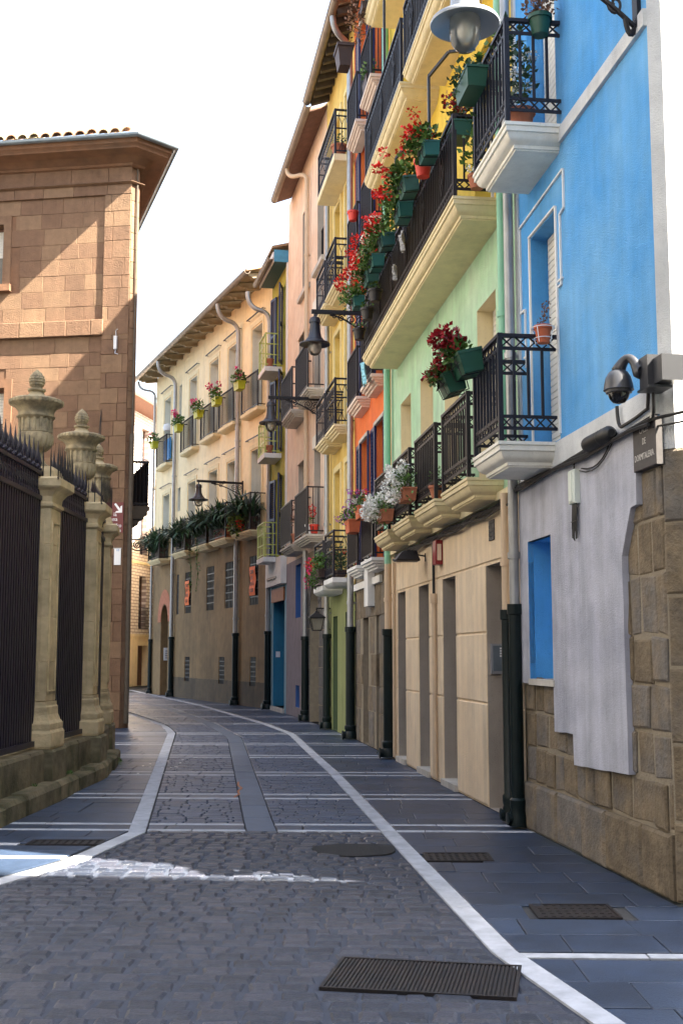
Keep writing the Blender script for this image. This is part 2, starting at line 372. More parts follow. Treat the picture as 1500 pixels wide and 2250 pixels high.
# cross bands of white stone, with dark setts between them
BY = [11.0, 13.38, 15.92, 18.61, 21.16, 23.96, 27.45, 30.5, 34.3, 38.0, 41.9, 45.6, 49.5]
setts, slabs_r, slabs_l, bands, gut = [], [], [], [], []
for i, y in enumerate(BY):
    for dy in (-.19, .19):
        rr = [(y + dy - .05, y + dy + .05)]
        bands += pave(rr, P(LS, .08), P(GC, -.14), .8, 1.1, .008) + pave(rr, P(GC, .14), P(RS, -.07), .8, 1.1, .008) + pave(rr, P(RS, .07), P(WALL, -.05), .7, 1.0, .008) + pave(rr, P(FENCE, .1), P(LS, -.08), .7, 1.0, .008)
    mid = [(y - .14, y + .14)]
    setts += pave(mid, P(LS, .08), P(GC, -.14), .5, .7, .01) + pave(mid, P(GC, .14), P(RS, -.07), .5, .7, .01)
    slabs_r += pave(mid, P(RS, .07), P(WALL, -.05), .5, .7, .008); slabs_l += pave(mid, P(FENCE, .1), P(LS, -.08), .5, .7, .008)
    if i + 1 < len(BY):
        a, b = y + .24, BY[i + 1] - .24; near = y < 26
        rs = rows_between(a, b, .11 if near else .3)
        setts += pave(rs, P(LS, .08), P(GC, -.14), .17, .26, .009) + pave(rs, P(GC, .14), P(RS, -.07), .17, .26, .009)
        rs = rows_between(a, b, .36)
        slabs_r += pave(rs, P(RS, .07), P(WALL, -.05), .5, .72, .007); slabs_l += pave(rs, P(FENCE, .1), P(LS, -.08), .5, .72, .007)
gut += pave(rows_between(10.78, 50, .9), P(GC, -.135), P(GC, .135), .6, .7, .008)
# near right pavement and its single band
slabs_r += pave(rows_between(3.4, 6.36, .40), P(RS, .07), P(WALL, -.05), .5, .72, .007) + pave(rows_between(6.52, 10.76, .40), P(RS, .07), P(WALL, -.05), .5, .72, .007)
bands += pave([(6.39, 6.49)], P(RS, .07), P(WALL, -.05), .9, 1.2, .008)
for y in (9.35, 9.98): bands += pave([(y - .06, y + .06)], P(FENCE, .1), P(LS, -.11), .7, 1.0, .008)
slabs_l += pave(rows_between(6.0, 9.28, .36), P(FENCE, .1), P(LS, -.11), .5, .72, .007) + pave(rows_between(9.42, 9.91, .3), P(FENCE, .1), P(LS, -.11), .5, .72, .007) + pave(rows_between(10.05, 10.76, .36), P(FENCE, .1), P(LS, -.08), .5, .72, .007)
lay('sett', setts, road, 'sett', .007, .006, 300, .003)
lay('paving_slab', slabs_r, pave_r, 'slab', .004, .004, 300)
lay('paving_slab', slabs_l, pave_l, 'slab', .004, .004, 300)
lay('band_stone', bands, road, 'white_stone', .003, .002, 300)
lay('gutter_stone', gut, road, 'gutter_stone', .004, .006, 300)
# long kerb strips
strip = []
def kerb(pts, y0, y1, hw, breaks):
    ys = [y for y in breaks if y0 < y < y1]; ys = [y0] + ys + [y1]
    for a, b in zip(ys, ys[1:]):
        if b - a < .03: continue
        n = max(1, round((b - a) / 1.15))
        for j in range(n):
            c, d = a + (b - a) * j / n, a + (b - a) * (j + 1) / n
            xc, xd = lerp_poly(pts, c), lerp_poly(pts, d); sl = (xd - xc) / (d - c); w = hw * math.sqrt(1 + sl * sl)
            strip.append([(xc - w, c + .004), (xc + w, c + .004), (xd + w, d - .004), (xd - w, d - .004)])
br = sorted([y + d for y in BY for d in (-.17, .17)])
kerb(RS, 4.2, 54, .066, sorted(br + [6.36, 6.52, 5.24]))
kerb(LS, 7.2, 50, .075, sorted(br + [8.43, 9.17, 9.31, 9.95, 10.73]))
lay('kerb_stone', strip, road, 'white_stone', .003, .002, 300)
# iron covers
cov_lab = ['ribbed iron drain grate set in the cobbles in the foreground', 'dark iron cover in right pavement beside the asphalt patch', 'rusty iron cover in right pavement nearest the stone corner', 'dark iron cover in left pavement at the edge of the sunlight']
for (cx, cy, w, d, a), lb in zip(COVERS, cov_lab):
    t = thing('drain_cover', lb, 'drain cover', (cx, cy, 0), a)
    f = MB(); e = .018
    for x0, x1, y0, y1 in ((-w / 2, w / 2, -d / 2, -d / 2 + e), (-w / 2, w / 2, d / 2 - e, d / 2), (-w / 2, -w / 2 + e, -d / 2 + e, d / 2 - e), (w / 2 - e, w / 2, -d / 2 + e, d / 2 - e)): f.box(x0, x1, y0, y1, -.05, .003)
    f.build('frame', 'iron', t)
    pl = MB(); pl.box(-w / 2 + e + .003, w / 2 - e - .003, -d / 2 + e + .003, d / 2 - e - .003, -.05, -.006 if 'grate' in lb else -.001)
    plo = pl.build('plate', 'iron', t)
    rb = MB()
    if 'grate' in lb:
        n = 44
        for i in range(n):
            x = -w / 2 + .03 + (w - .06) * i / (n - 1); rb.box(x - .006, x + .006, -d / 2 + .025, d / 2 - .025, -.02, .001)
    else:
        for i in range(9):
            for j in range(5):
                x = -w / 2 + .05 + (w - .1) * i / 8; y = -d / 2 + .05 + (d - .1) * j / 4; rb.box(x - .012, x + .012, y - .005, y + .005, -.01, .0025)
    rb.build('ribs', 'iron', plo)
mb = MB(); ring = []
for i in range(28):
    a = 2 * math.pi * i / 28; k = 1 + .06 * math.sin(3 * a) + .04 * math.sin(7 * a + 1); x = .12 + .36 * k * math.cos(a)
    ring.append((min(x, lerp_poly(RS, 9.8) - .09), 9.8 + .3 * k * math.sin(a)))
mb.rings([[(x, y, -.05) for x, y in ring], [(x, y, -.002) for x, y in ring]], True, False, True)
tag(mb.build('asphalt_patch', 'asphalt'), 'round dark asphalt patch in the cobbles against the white strip', 'asphalt patch')
mb = MB(); cr = [(-1.18, 13.3), (-1.15, 13.6), (-1.19, 13.9), (-1.17, 14.2), (-1.24, 14.5), (-1.27, 14.9)]
for (x0, y0), (x1, y1) in zip(cr, cr[1:]): mb.bar((x0, y0, .0005), (x1, y1, .0005), .025, .003)
tag(mb.build('rust_stain', 'wood_rust'), 'rusty debris line lying in the middle gutter of the street', 'debris')
# ------------------------------------------------------------------ building kit (local x = along wall, y = out to street, z = up)
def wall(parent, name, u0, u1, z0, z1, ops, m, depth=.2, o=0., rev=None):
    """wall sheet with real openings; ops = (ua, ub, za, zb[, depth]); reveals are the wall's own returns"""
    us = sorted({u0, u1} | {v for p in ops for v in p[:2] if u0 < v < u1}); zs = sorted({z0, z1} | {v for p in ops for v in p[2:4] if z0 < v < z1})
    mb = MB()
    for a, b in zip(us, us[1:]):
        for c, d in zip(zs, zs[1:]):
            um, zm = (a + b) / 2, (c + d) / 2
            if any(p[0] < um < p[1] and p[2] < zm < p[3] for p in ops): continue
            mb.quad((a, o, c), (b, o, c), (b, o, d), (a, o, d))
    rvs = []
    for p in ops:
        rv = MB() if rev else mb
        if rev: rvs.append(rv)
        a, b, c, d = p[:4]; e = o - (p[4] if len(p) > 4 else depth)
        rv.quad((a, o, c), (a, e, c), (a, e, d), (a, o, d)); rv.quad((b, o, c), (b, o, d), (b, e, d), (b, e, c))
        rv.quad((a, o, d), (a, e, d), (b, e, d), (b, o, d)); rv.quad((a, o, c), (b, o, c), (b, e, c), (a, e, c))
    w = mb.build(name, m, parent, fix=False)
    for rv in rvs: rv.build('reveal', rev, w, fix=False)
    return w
def shell(parent, u0, u1, h, m, back=7., o=-.02):
    """side, back and top of the house body"""
    mb = MB(); d = -back
    mb.quad((u0, o, 0), (u0, d, 0), (u0, d, h), (u0, o, h)); mb.quad((u1, o, 0), (u1, o, h), (u1, d, h), (u1, d, 0))
    mb.quad((u0, d, 0), (u1, d, 0), (u1, d, h), (u0, d, h)); mb.quad((u0, o, h), (u0, d, h), (u1, d, h), (u1, o, h))
    return mb.build('side_wall', m, parent, fix=False)
def window(parent, a, b, c, d, depth=.2, kind='frame', fm='frame_white'):
    """joinery at the back of an opening"""
    e = -depth; mb = MB(); w = .055
    for x0, x1, z0, z1 in ((a, a + w, c, d), (b - w, b, c, d), (a + w, b - w, c, c + w), (a + w, b - w, d - w, d)): mb.box(x0, x1, e - .03, e + .02, z0, z1)
    m = (a + b) / 2; mb.box(m - .03, m + .03, e - .03, e + .022, c + w, d - w)
    f = mb.build('window', fm, parent)
    if kind == 'roller':
        sl = MB(); n = int((d - c) / .06)
        for i in range(n):
            z = c + (d - c) * i / n; sl.box(a + .02, b - .02, e + .024, e + .045, z + .004, z + (d - c) / n - .004)
        sl.build('roller_shutter', 'shutter_white', f)
    else:
        q = MB(); q.quad((a, e - .01, c), (b, e - .01, c), (b, e - .01, d), (a, e - .01, d)); q.build('pane', 'pane', f, fix=False)
        if kind == 'blind':
            sl = MB(); n = int((d - c) * .45 / .07)
            for i in range(n): sl.box(a + w, b - w, e - .008, e + .012, d - w - (i + 1) * .07, d - w - i * .07 - .008)
            sl.build('blind', 'shutter_white', f)
    return f
def door(parent, a, b, c, d, depth, m):
    mb = MB(); e = -depth; mb.box(a, b, e - .04, e, c, d)
    n = 3; h = (d - c) / n
    for i in range(n):
        for x0, x1 in ((a + .07, (a + b) / 2 - .03), ((a + b) / 2 + .03, b - .07)): mb.box(x0, x1, e - .002, e + .018, c + i * h + .07, c + (i + 1) * h - .05)
    o = mb.build('door', m, parent); k = MB(); k.lathe([(.0, 0), (.03, .0), (.03, .03), (0, .045)], 10, ((a + b) / 2 + .05, e + .02, c + 1.0)); k.build('handle', 'steel', o); return o
def louver(parent, a, b, c, d, o0, th, ang=0., name='shutter', m='shutter_navy'):
    """louvred leaf, hinged at its first edge, standing out from the wall by ang"""
    w = abs(b - a); s = 1 if b > a else -1
    mb = MB(); st = .05
    mb.box(0, st, 0, th, 0, d - c); mb.box(w - st, w, 0, th, 0, d - c)
    for z in (0, (d - c) * .5 - .04, d - c - .07): mb.box(st, w - st, 0, th, z, z + .07)
    n = int((d - c) / .065)
    for i in range(n):
        z = .05 + (d - c - .1) * i / n; mb.quad((st, .004, z), (w - st, .004, z), (w - st, th - .004, z + .045), (st, th - .004, z + .045))
    l = mb.build(name, m, parent); l.location = (a, o0, c); l.rotation_euler = (0, 0, ang); l.scale = (s, 1, 1)
    return l
SLAB = {'ogee': [(0, 0), (0, -.028), (.012, -.032), (.012, -.075), (.028, -.08), (.034, -.10), (.048, -.125), (.072, -.148), (.10, -.162), (.102, -.19), (.118, -.192), (.118, -.205), (.15, -.21)],
        'step': [(0, 0), (0, -.05), (.03, -.055), (.03, -.09), (.07, -.10), (.075, -.13), (.11, -.14), (.115, -.17), (.14, -.175)],
        'plain': [(0, 0), (0, -.13), (.012, -.14)], 'taper': [(0, 0), (0, -.09), (.06, -.15), (.10, -.16)]}
def slab(parent, u0, u1, zt, o, prof, m):
    mb = MB(); rings = []
    for d, z in SLAB[prof]:
        rings.append([(u0 + d, -.01, zt + z), (u0 + d, o - d, zt + z), (u1 - d, o - d, zt + z), (u1 - d, -.01, zt + z)])
    mb.rings(rings, False); d, z = SLAB[prof][-1]
    mb.quad((u0 + d, -.01, zt + z), (u0 + d, o - d, zt + z), (u1 - d, o - d, zt + z), (u1 - d, -.01, zt + z)); mb.quad((u0, -.01, zt), (u0, o, zt), (u1, o, zt), (u1, -.01, zt))
    return mb.build('balcony', m, parent, smooth=True)
BAL = {}
def bal_mesh(m, w):
    k = (m, w)
    if k not in BAL:
        mb = MB(); mb.box(-w / 2, w / 2, -w / 2, w / 2, 0, 1); o = mb.build('baluster', m); BAL[k] = o.data; bpy.data.objects.remove(o)
    return BAL[k]
def railing(bal, u0, u1, z0, h, o, style, m, sep=False, sp=.1, ends=(1, 1), bw=.018):
    """railing on three sides of a balcony: rails, pattern and balusters"""
    mb = MB(); z1 = z0 + h; i0, i1, oo = u0 + .03, u1 - .03, o - .03
    runs = [((i0, oo), (i1, oo))]
    if ends[0]: runs.append(((i0, 0), (i0, oo)))
    if ends[1]: runs.append(((i1, 0), (i1, oo)))
    for x in (i0, i1): mb.box(x - .02, x + .02, oo - .02, oo + .02, z0 - .01, z1 + .02)
    rails = {'lattice': (.10, .20, h - .11, h), 'plain': (.06, h), 'lozenge': (.06, h * .58, h - .12, h), 'grid': (.05, h * .35, h * .68, h), 'long': (.07, .16, h - .10, h)}[style]
    zb, zt_ = rails[1] if style in ('lattice', 'long') else rails[0], rails[-2] if style in ('lattice', 'long', 'lozenge') else h
    for (ax, ay), (bx, by) in runs:
        L_ = math.hypot(bx - ax, by - ay); dx, dy = (bx - ax) / L_, (by - ay) / L_
        P3 = lambda t, z: (ax + dx * t, ay + dy * t, z)
        for i, r in enumerate(rails):
            if r == h: mb.bar(P3(-.02, z0 + r), P3(L_ + .02, z0 + r), .045, .03)
            else: mb.bar(P3(0, z0 + r), P3(L_, z0 + r), .014, .028)
        if style in ('lattice', 'long'):
            for za, zb2 in ((rails[0], rails[1]), (rails[2], rails[3])):
                n = max(1, round(L_ / (zb2 - za) / 1.0))
                for j in range(n):
                    ta, tb = L_ * j / n, L_ * (j + 1) / n
                    mb.bar(P3(ta, z0 + za), P3(tb, z0 + zb2), .012); mb.bar(P3(tb, z0 + za), P3(ta, z0 + zb2), .012)
        n = max(2, round(L_ / sp))
        for j in range(1, n):
            t = L_ * j / n
            if style == 'lozenge':
                w = L_ / n * .5; hz = h - .12
                mb.bar(P3(t, z0 + .06), P3(t, z0 + hz * .3), .012); mb.bar(P3(t, z0 + hz * .3), P3(t, z0 + hz * .78), .012)
                mb.bar(P3(t, z0 + hz * .78), P3(t - w, z0 + hz), .011); mb.bar(P3(t, z0 + hz * .78), P3(t + w, z0 + hz), .011)
                mb.bar(P3(t, z0 + hz * .3), P3(t - w, z0 + .06), .011); mb.bar(P3(t, z0 + hz * .3), P3(t + w, z0 + .06), .011)
                continue
            q = P3(t, z0 + zb); ht = zt_ - zb
            if style == 'plain' or style == 'grid': q = P3(t, z0 + rails[0]); ht = h - rails[0]
            if sep:
                b = bpy.data.objects.new('baluster', bal_mesh(m, bw)); COL.objects.link(b); b.parent = bal; b.location = q; b.scale = (1, 1, ht)
            else: mb.box(q[0] - bw / 2, q[0] + bw / 2, q[1] - bw / 2, q[1] + bw / 2, q[2], q[2] + ht)
    if style == 'long':                                              # raised diamonds on the long front
        L_ = i1 - i0; n = max(1, round(L_ / 1.05))
        for j in range(n):
            c = i0 + L_ * (j + .5) / n
            for k, (w, hh) in enumerate(((.11, .24), (.05, .11))):
                zc = z0 + h * .52; pts = [(c, zc + hh), (c + w, zc), (c, zc - hh), (c - w, zc)]
                for p, q in zip(pts, pts[1:] + pts[:1]): mb.bar((p[0], oo + .018, p[1]), (q[0], oo + .018, q[1]), .014)
    return mb.build('railing', m, bal)
def balcony(parent, u0, u1, zt, o, prof, sm, style, rm, h=.88, sep=False, sp=.1, bw=.018):
    b = slab(parent, u0, u1, zt, o, prof, sm); railing(b, u0, u1, zt + .015, h, o, style, rm, sep, sp, bw=bw); return b
def arc(p, q, c, n=6):
    """quadratic curve"""
    p, q, c = Vector(p), Vector(q), Vector(c)
    return [p * (1 - t) ** 2 + c * 2 * t * (1 - t) + q * t * t for t in [i / n for i in range(n + 1)]]
def pipe(parent, u, o, z0, z1, m, r=.05, guard=2.0, top=None, name='drainpipe', gx=.025):
    mb = MB(); pts = [(u, o, z0), (u, o, z1)]
    if top:                                                           # swan neck out to the gutter at (u2, o2, z2)
        u2, o2, z2 = top; pts = [(u, o, z0), (u, o, z1)] + arc((u, o, z1), (u2 * .5 + u * .5, (o + o2) / 2, z1 + (z2 - z1) * .45), (u, o, z1 + (z2 - z1) * .4))[1:] + arc((u2 * .5 + u * .5, (o + o2) / 2, z1 + (z2 - z1) * .45), (u2, o2, z2), (u2, o2, z1 + (z2 - z1) * .55))[1:]
    mb.tube(pts, r, 10)
    z = max(z0 + 1.4, (guard or 0) + .45)
    while z < z1: mb.lathe([(r, -.03), (r + .012, -.03), (r + .012, .03), (r, .03)], 10, (u, o, z), caps=False); mb.box(u - .012, u + .012, 0, o, z - .012, z + .012); z += 1.9
    p = mb.build(name, m, parent, smooth=True)
    if guard:
        gm = MB(); gr = r + gx
        gm.lathe([(gr * .9, .02), (gr * 1.5, .02), (gr * 1.5, .10), (gr * 1.12, .16), (gr * 1.3, .20), (gr * 1.3, .25), (gr, .27), (gr, guard - .1), (gr * 1.22, guard - .09), (gr * 1.22, guard), (gr * .8, guard)], 14, (u, o, 0), caps=False)
        gm.rings([[(u - .01 + rr_ * math.cos(2 * math.pi * j / 16), y_, .085 + rr_ * math.sin(2 * math.pi * j / 16)) for j in range(16)] for rr_, y_ in ((gr * .8, o), (gr * .8, o + gr * 1.55), (gr * 1.0, o + gr * 1.6), (gr * 1.0, o + gr * 1.8), (gr * .8, o + gr * 1.85))], True, False, True)
        gm.build('pipe_guard', 'guard_green', p, smooth=True)
    return p
def gutter(parent, u0, u1, o, z, r, m, fac_seams=.9):
    mb = MB(); n = 9
    prof = [(o + r * math.cos(math.pi + math.pi * j / (n - 1)), z + r * math.sin(math.pi + math.pi * j / (n - 1))) for j in range(n)]
    prof2 = [(o + (r - .008) * math.cos(2 * math.pi - math.pi * j / (n - 1)), z + (r - .008) * math.sin(2 * math.pi - math.pi * j / (n - 1))) for j in range(n)]
    al = prof + prof2
    mb.rings([[(u, a, b) for a, b in al] for u in (u0, u1)], True, True, True)
    mb.tube([(u0, o + r, z), (u1, o + r, z)], .014, 6)
    k = u0 + .3
    while k < u1:
        mb.rings([[(u, o + (a - o) * 1.05, z + (b - z) * 1.09) for a, b in prof] for u in (k, k + .04)], False); k += fac_seams
    return mb.build('gutter', m, parent, smooth=True)
def roof(parent, u0, u1, z, o, back, rise, m='tile'):
    mb = MB(); mb.quad((u0, o, z), (u1, o, z), (u1, -back, z + rise), (u0, -back, z + rise)); mb.quad((u0, o, z + .07), (u1, o, z + .07), (u1, -back, z + rise + .07), (u0, -back, z + rise + .07))
    mb.quad((u0, o, z), (u0, o, z + .07), (u0, -back, z + rise + .07), (u0, -back, z + rise)); mb.quad((u1, o, z), (u1, o, z + .07), (u1, -back, z + rise + .07), (u1, -back, z + rise)); mb.quad((u0, o, z), (u1, o, z), (u1, o, z + .07), (u0, o, z + .07))
    return mb.build('roof', m, parent)
def house(i, name, label):
    f = FB[i]; return thing(name, label, 'house', (f.A[0], f.A[1], 0), f.rz)
def wallstones(parent, name, u0, u1, z0, z1, rh, wlo, whi, proud, m, skip=(), o=0., ch=.012, gap=.012, fm=None, jit=.008, warp=0.):
    """coursed stone blocks, each its own piece"""
    n = max(1, round((z1 - z0) / rh)); zs = [z0 + (z1 - z0) * i / n + (R.uniform(-.12, .12) * rh if 0 < i < n else 0) for i in range(n + 1)]
    cnt = 0
    for c, d in zip(zs, zs[1:]):
        x = u0; first = True
        while x < u1 - .02:
            w = R.uniform(wlo, whi) * (R.uniform(.4, 1) if first else 1); first = False
            e = min(x + w, u1)
            if u1 - e < wlo * .5: e = u1
            um, zm = (x + e) / 2, (c + d) / 2
            if not any(p[0] < um < p[1] and p[2] < zm < p[3] for p in skip):
                mb = MB(); mb.k = R.random(); h = gap / 2
                fn = fm or (lambda a, b, cc: (a, cc, b))
                mb.block([(p0 + R.uniform(-warp, warp), p1 + R.uniform(-warp, warp)) for p0, p1 in ((x + h, c + h), (e - h, c + h), (e - h, d - h), (x + h, d - h))], o - .06, o + proud + R.uniform(-jit, jit), ch, fn); mb.build(name, m, parent); cnt += 1
            x = e
    return cnt
# ------------------------------------------------------------------ right row of houses
def prism_walls(parent, pts, z0, z1, m, name='side_wall', top=True):
    mb = MB()
    for (a, b), (c, d) in zip(pts, pts[1:]): mb.quad((a, b, z0), (c, d, z0), (c, d, z1), (a, b, z1))
    if top: mb.v += [(a, b, z1) for a, b in pts]; mb.face(range(len(mb.v) - len(pts), len(mb.v)))
    return mb.build(name, m, parent, fix=False)
def extrude_uz(mb, poly, o0, o1):
    n = len(poly); i = len(mb.v)
    mb.v += [(u, o0, z) for u, z in poly] + [(u, o1, z) for u, z in poly]
    mb.face([i + n + j for j in range(n)])
    for j in range(n): k = (j + 1) % n; mb.face((i + j, i + k, i + n + k, i + n + j))
# ---- 1 blue house with the stone corner
h1 = house(0, 'blue_house', 'bright blue rendered house on a rough stone base, nearest on the right'); L1 = FB[0].L
REC = (2.32, 3.0, 1.34, 2.57)
W1 = [(2.11, 2.86, 3.36, 5.36, .20), (2.02, 2.86, 6.05, 8.1, .20)]
wall(h1, 'wall', 0, L1, 3.12, 14.2, W1, 'blue')
back = wall(h1, 'stone_wall', -.0, L1, 0, 3.14, [(REC[0] - .03, REC[1] + .03, REC[2] - .03, REC[3] + .03, .3)], 'stone_joint', o=-.014)
wallstones(back, 'stone_block', .0, L1 - .02, 0.0, .42, .42, .38, .75, .03, 'wallstone', o=.0, ch=.02)
wallstones(back, 'stone_block', .0, L1 - .02, .42, 1.36, .34, .18, .44, .0, 'wallstone', ch=.014, warp=.013, gap=.022, jit=.012)
wallstones(back, 'stone_block', .0, .86, 1.36, 3.13, .38, .18, .42, .0, 'wallstone', ch=.014, warp=.013, gap=.022, jit=.012)
cb = .25 * .707
def chamfer_map(a, b, c): return (-a * .707 - c * .707, -a * .707 + c * .707, b)
prism_walls(back, [(0.0, -.014), (-cb, -cb - .014), (1.5, -1.2)], 0, 2.9, 'stone_joint', 'corner_wall')
wallstones(back, 'corner_stone', 0.0, .30, 0, 2.9, .46, .30, .34, .0, 'wallstone', fm=chamfer_map, ch=.015)
def rough_edge(poly, step=.16, j=.004):
    out = []
    for (a, b), (c, d) in zip(poly, poly[1:] + poly[:1]):
        n = max(1, int(math.hypot(c - a, d - b) / step)); k = 0 if (abs(a - c) < .001 and a > 2) or b > 3 or (abs(b - 2.57) < .01 and a > 2) else j
        for i in range(n): t = i / n; out.append((a + (c - a) * t + R.uniform(-k, k) * (i > 0), b + (d - b) * t + R.uniform(-k, k) * (i > 0)))
    return out
pan = MB(); extrude_uz(pan, rough_edge([(3.28, 3.13), (3.28, 1.30), (3.0, 1.30), (3.0, 2.57), (2.32, 2.57), (2.32, .92), (1.84, .93), (1.83, .69), (.65, .73), (.66, 2.25), (.47, 2.57), (.36, 2.58), (.33, 3.13)]), -.01, .04)
pan.build('render_panel', 'lavender', h1)
ub = MB(); a, b, c, d = REC; e = -.24
ub.quad((a, -.012, c), (a, e, c), (a, e, d), (a, -.012, d)); ub.quad((b, .041, c), (b, e, c), (b, e, d), (b, .041, d)); ub.quad((a, .041, d), (b, .041, d), (b, e, d), (a, e, d)); ub.quad((a, e + .003, c), (b, e + .003, c), (b, e + .003, d), (a, e + .003, d))
blue_rec = ub.build('window_recess', 'blue_deep', h1, fix=False)
sl = MB(); sl.box(a - .03, b + .03, -.2, .05, c - .05, c + .004); sl.build('sill', 'grey_trim', blue_rec)
bd = MB(); bd.box(0, L1, -.01, .03, 3.14, 3.335); bd.build('string_course', 'pale_grey', h1)
bd = MB(); bd.box(3.22, L1, -.01, .018, 3.34, 14.2); bd.build('edge_strip', 'pale_grey', h1)
bd = MB(); bd.box(0, 1.9, -.01, .03, 5.87, 5.995); bd.build('string_course', 'pale_grey', h1)
cs = MB(); cs.quad((0, .001, 2.9), (-.072, -.07, 2.9), (-.072, -.07, 14.2), (0, .001, 14.2)); cs.quad((-.072, -.07, 2.9), (.3, -.35, 2.9), (.3, -.35, 14.2), (-.072, -.07, 14.2)); cs.build('corner_pilaster', 'pale_grey', h1, fix=False)
prism_walls(h1, [(.3, -.35), (L1, -1.15), (L1, -.02)], 2.9, 14.2, 'pale_grey')
for k, (a, b, c, d, e) in enumerate(W1): window(h1, a, b, c, d, e, 'roller')
# white line ornament around the first-floor window
orn = MB()
def line(pts, w=.022, o=.008):
    for (u, z), (u2, z2) in zip(pts, pts[1:]): orn.bar((u, o, z), (u2, o, z2), w, .016)
line([(3.18, 5.02), (3.18, 5.58), (1.86, 5.62), (1.86, 5.28), (1.97, 5.26), (1.97, 4.65), (2.05, 4.65)]); line([(2.05, 4.70), (1.93, 4.70)]); line([(3.05, 4.2), (3.05, 4.75), (3.18, 4.75), (3.18, 5.02)]); line([(3.1, 4.3), (3.0, 4.3)])
line([(2.09, 3.4), (2.09, 5.38), (2.88, 5.38), (2.88, 3.4)], .03)
orn.build('window_ornament', 'white_paint', h1)
balcony(h1, 2.16, 3.10, 3.34, .52, 'ogee', 'pale_yellow_trim', 'lattice', 'rail_dark', .90, True, .115, .022)
balcony(h1, 1.86, 3.02, 6.02, .50, 'ogee', 'pale_yellow_trim', 'lattice', 'rail_dark', .90, True, .115, .022)
pipe(h1, L1 - .03, .09, 0.1, 14, 'zinc', .047, 2.02, gx=.012)
# ---- 2 mint and beige house
h2 = house(1, 'mint_house', 'tall house with beige ground floor, mint first floor and yellow upper floors'); L2 = FB[1].L
G2 = [(.66, 1.40, .0, 2.48), (2.84, 3.60, .06, 2.48), (4.45, 5.18, .06, 2.48), (6.18, 6.88, .06, 2.48)]
g2 = MB()
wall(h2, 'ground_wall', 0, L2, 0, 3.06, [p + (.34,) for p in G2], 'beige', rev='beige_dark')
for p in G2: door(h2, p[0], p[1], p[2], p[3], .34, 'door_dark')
for (z0, z1, k) in ((.02, 1.045, 0), (1.065, 1.775, 1), (1.795, 2.495, 2), (2.515, 3.06, 3)):  # rusticated render courses, proud of the joints
    us = [0.02] + [v for p in G2 for v in p[:2]] + [L2 - .01] if k < 3 else [0.02, L2 - .01]
    for a, b in zip(us[::2], us[1::2]):
        mb = MB(); mb.block([(a, z0), (b, z0), (b, min(z1, 3.06)), (a, min(z1, 3.06))], 0, .014, .008, lambda x, y, c: (x, c, y)); mb.build('render_course', 'beige', h2)
st = MB()
for p in G2[1:]: st.box(p[0] - .02, p[1] + .02, -.3, .05, .0, .075)
st.build('threshold', 'grey_trim', h2)
WF = [(.83, 1.65, 3.32, 5.30), (2.58, 3.38, 3.32, 5.30), (4.11, 4.97, 3.32, 5.30), (5.70, 6.55, 3.32, 5.30)]
wall(h2, 'mint_wall', 0, L2, 3.06, 6.1, WF, 'mint', .22, rev='cream_trim')
for p in WF: window(h2, *p, .22, 'roller')
WU = [(c - .42, c + .42, z, z + 2.0) for z in (6.14, 8.87, 11.6) for c in (1.24, 2.98, 4.54, 6.12)]
wall(h2, 'yellow_wall', 0, L2, 6.1, 14.4, WU, 'yellow', .2)
for p in WU: window(h2, *p, .2, 'frame')
prism_walls(h2, [(0, -.02), (0, -1.1), (L2, -4.5), (L2, -.02)], 0, 14.4, 'mint')
for c in (1.24, 2.86, 4.50, 6.14): balcony(h2, c - .63, c + .63, 3.30, .38, 'ogee', 'cream_trim', 'lattice', 'rail_brown', .84, True, .105)
bs = MB(); bs.box(0, L2, 0, .06, 3.08, 3.16); bs.build('string_course', 'cream_trim', h2)
balcony(h2, .46, 7.0, 6.13, .52, 'ogee', 'cream_trim', 'long', 'rail_brown', .84, True, .1)
balcony(h2, 3.50, 6.75, 8.87, .52, 'ogee', 'cream_trim', 'long', 'rail_dark', .84, True, .1)
balcony(h2, .1, 3.28, 8.87, .52, 'ogee', 'cream_trim', 'long', 'rail_dark', .84, True, .1)
balcony(h2, 3.50, 6.75, 11.55, .52, 'ogee', 'cream_trim', 'long', 'rail_dark', .84)
balcony(h2, .1, 3.28, 11.55, .52, 'ogee', 'cream_trim', 'long', 'rail_dark', .84)
pipe(h2, .30, .08, 0.1, 3.1, 'pipe_beige', .042, 1.98, gx=.010); pipe(h2, .22, .09, 3.45, 14.2, 'pipe_green', .045, 0)
pipe(h2, 7.28, .09, 0.1, 2.95, 'pipe_beige', .055, 1.95); pipe(h2, 7.28, .09, 2.95, 14.2, 'pipe_green', .055, 0)
cd = MB(); cd.tube([(3.93, .05, .05), (3.93, .05, 2.25)], .03, 8); cd.tube([(3.93, .05, 2.2), (3.93, .05, 2.32)], .045, 8); cd.build('conduit', 'pipe_beige', h2, smooth=True)
cd = MB(); cd.tube([(6.98, .05, .05), (6.98, .05, 2.95)], .025, 8); cd.build('conduit', 'pipe_beige', h2, smooth=True)
roof(h2, 0, L2, 14.4, .5, 1.0, .3)
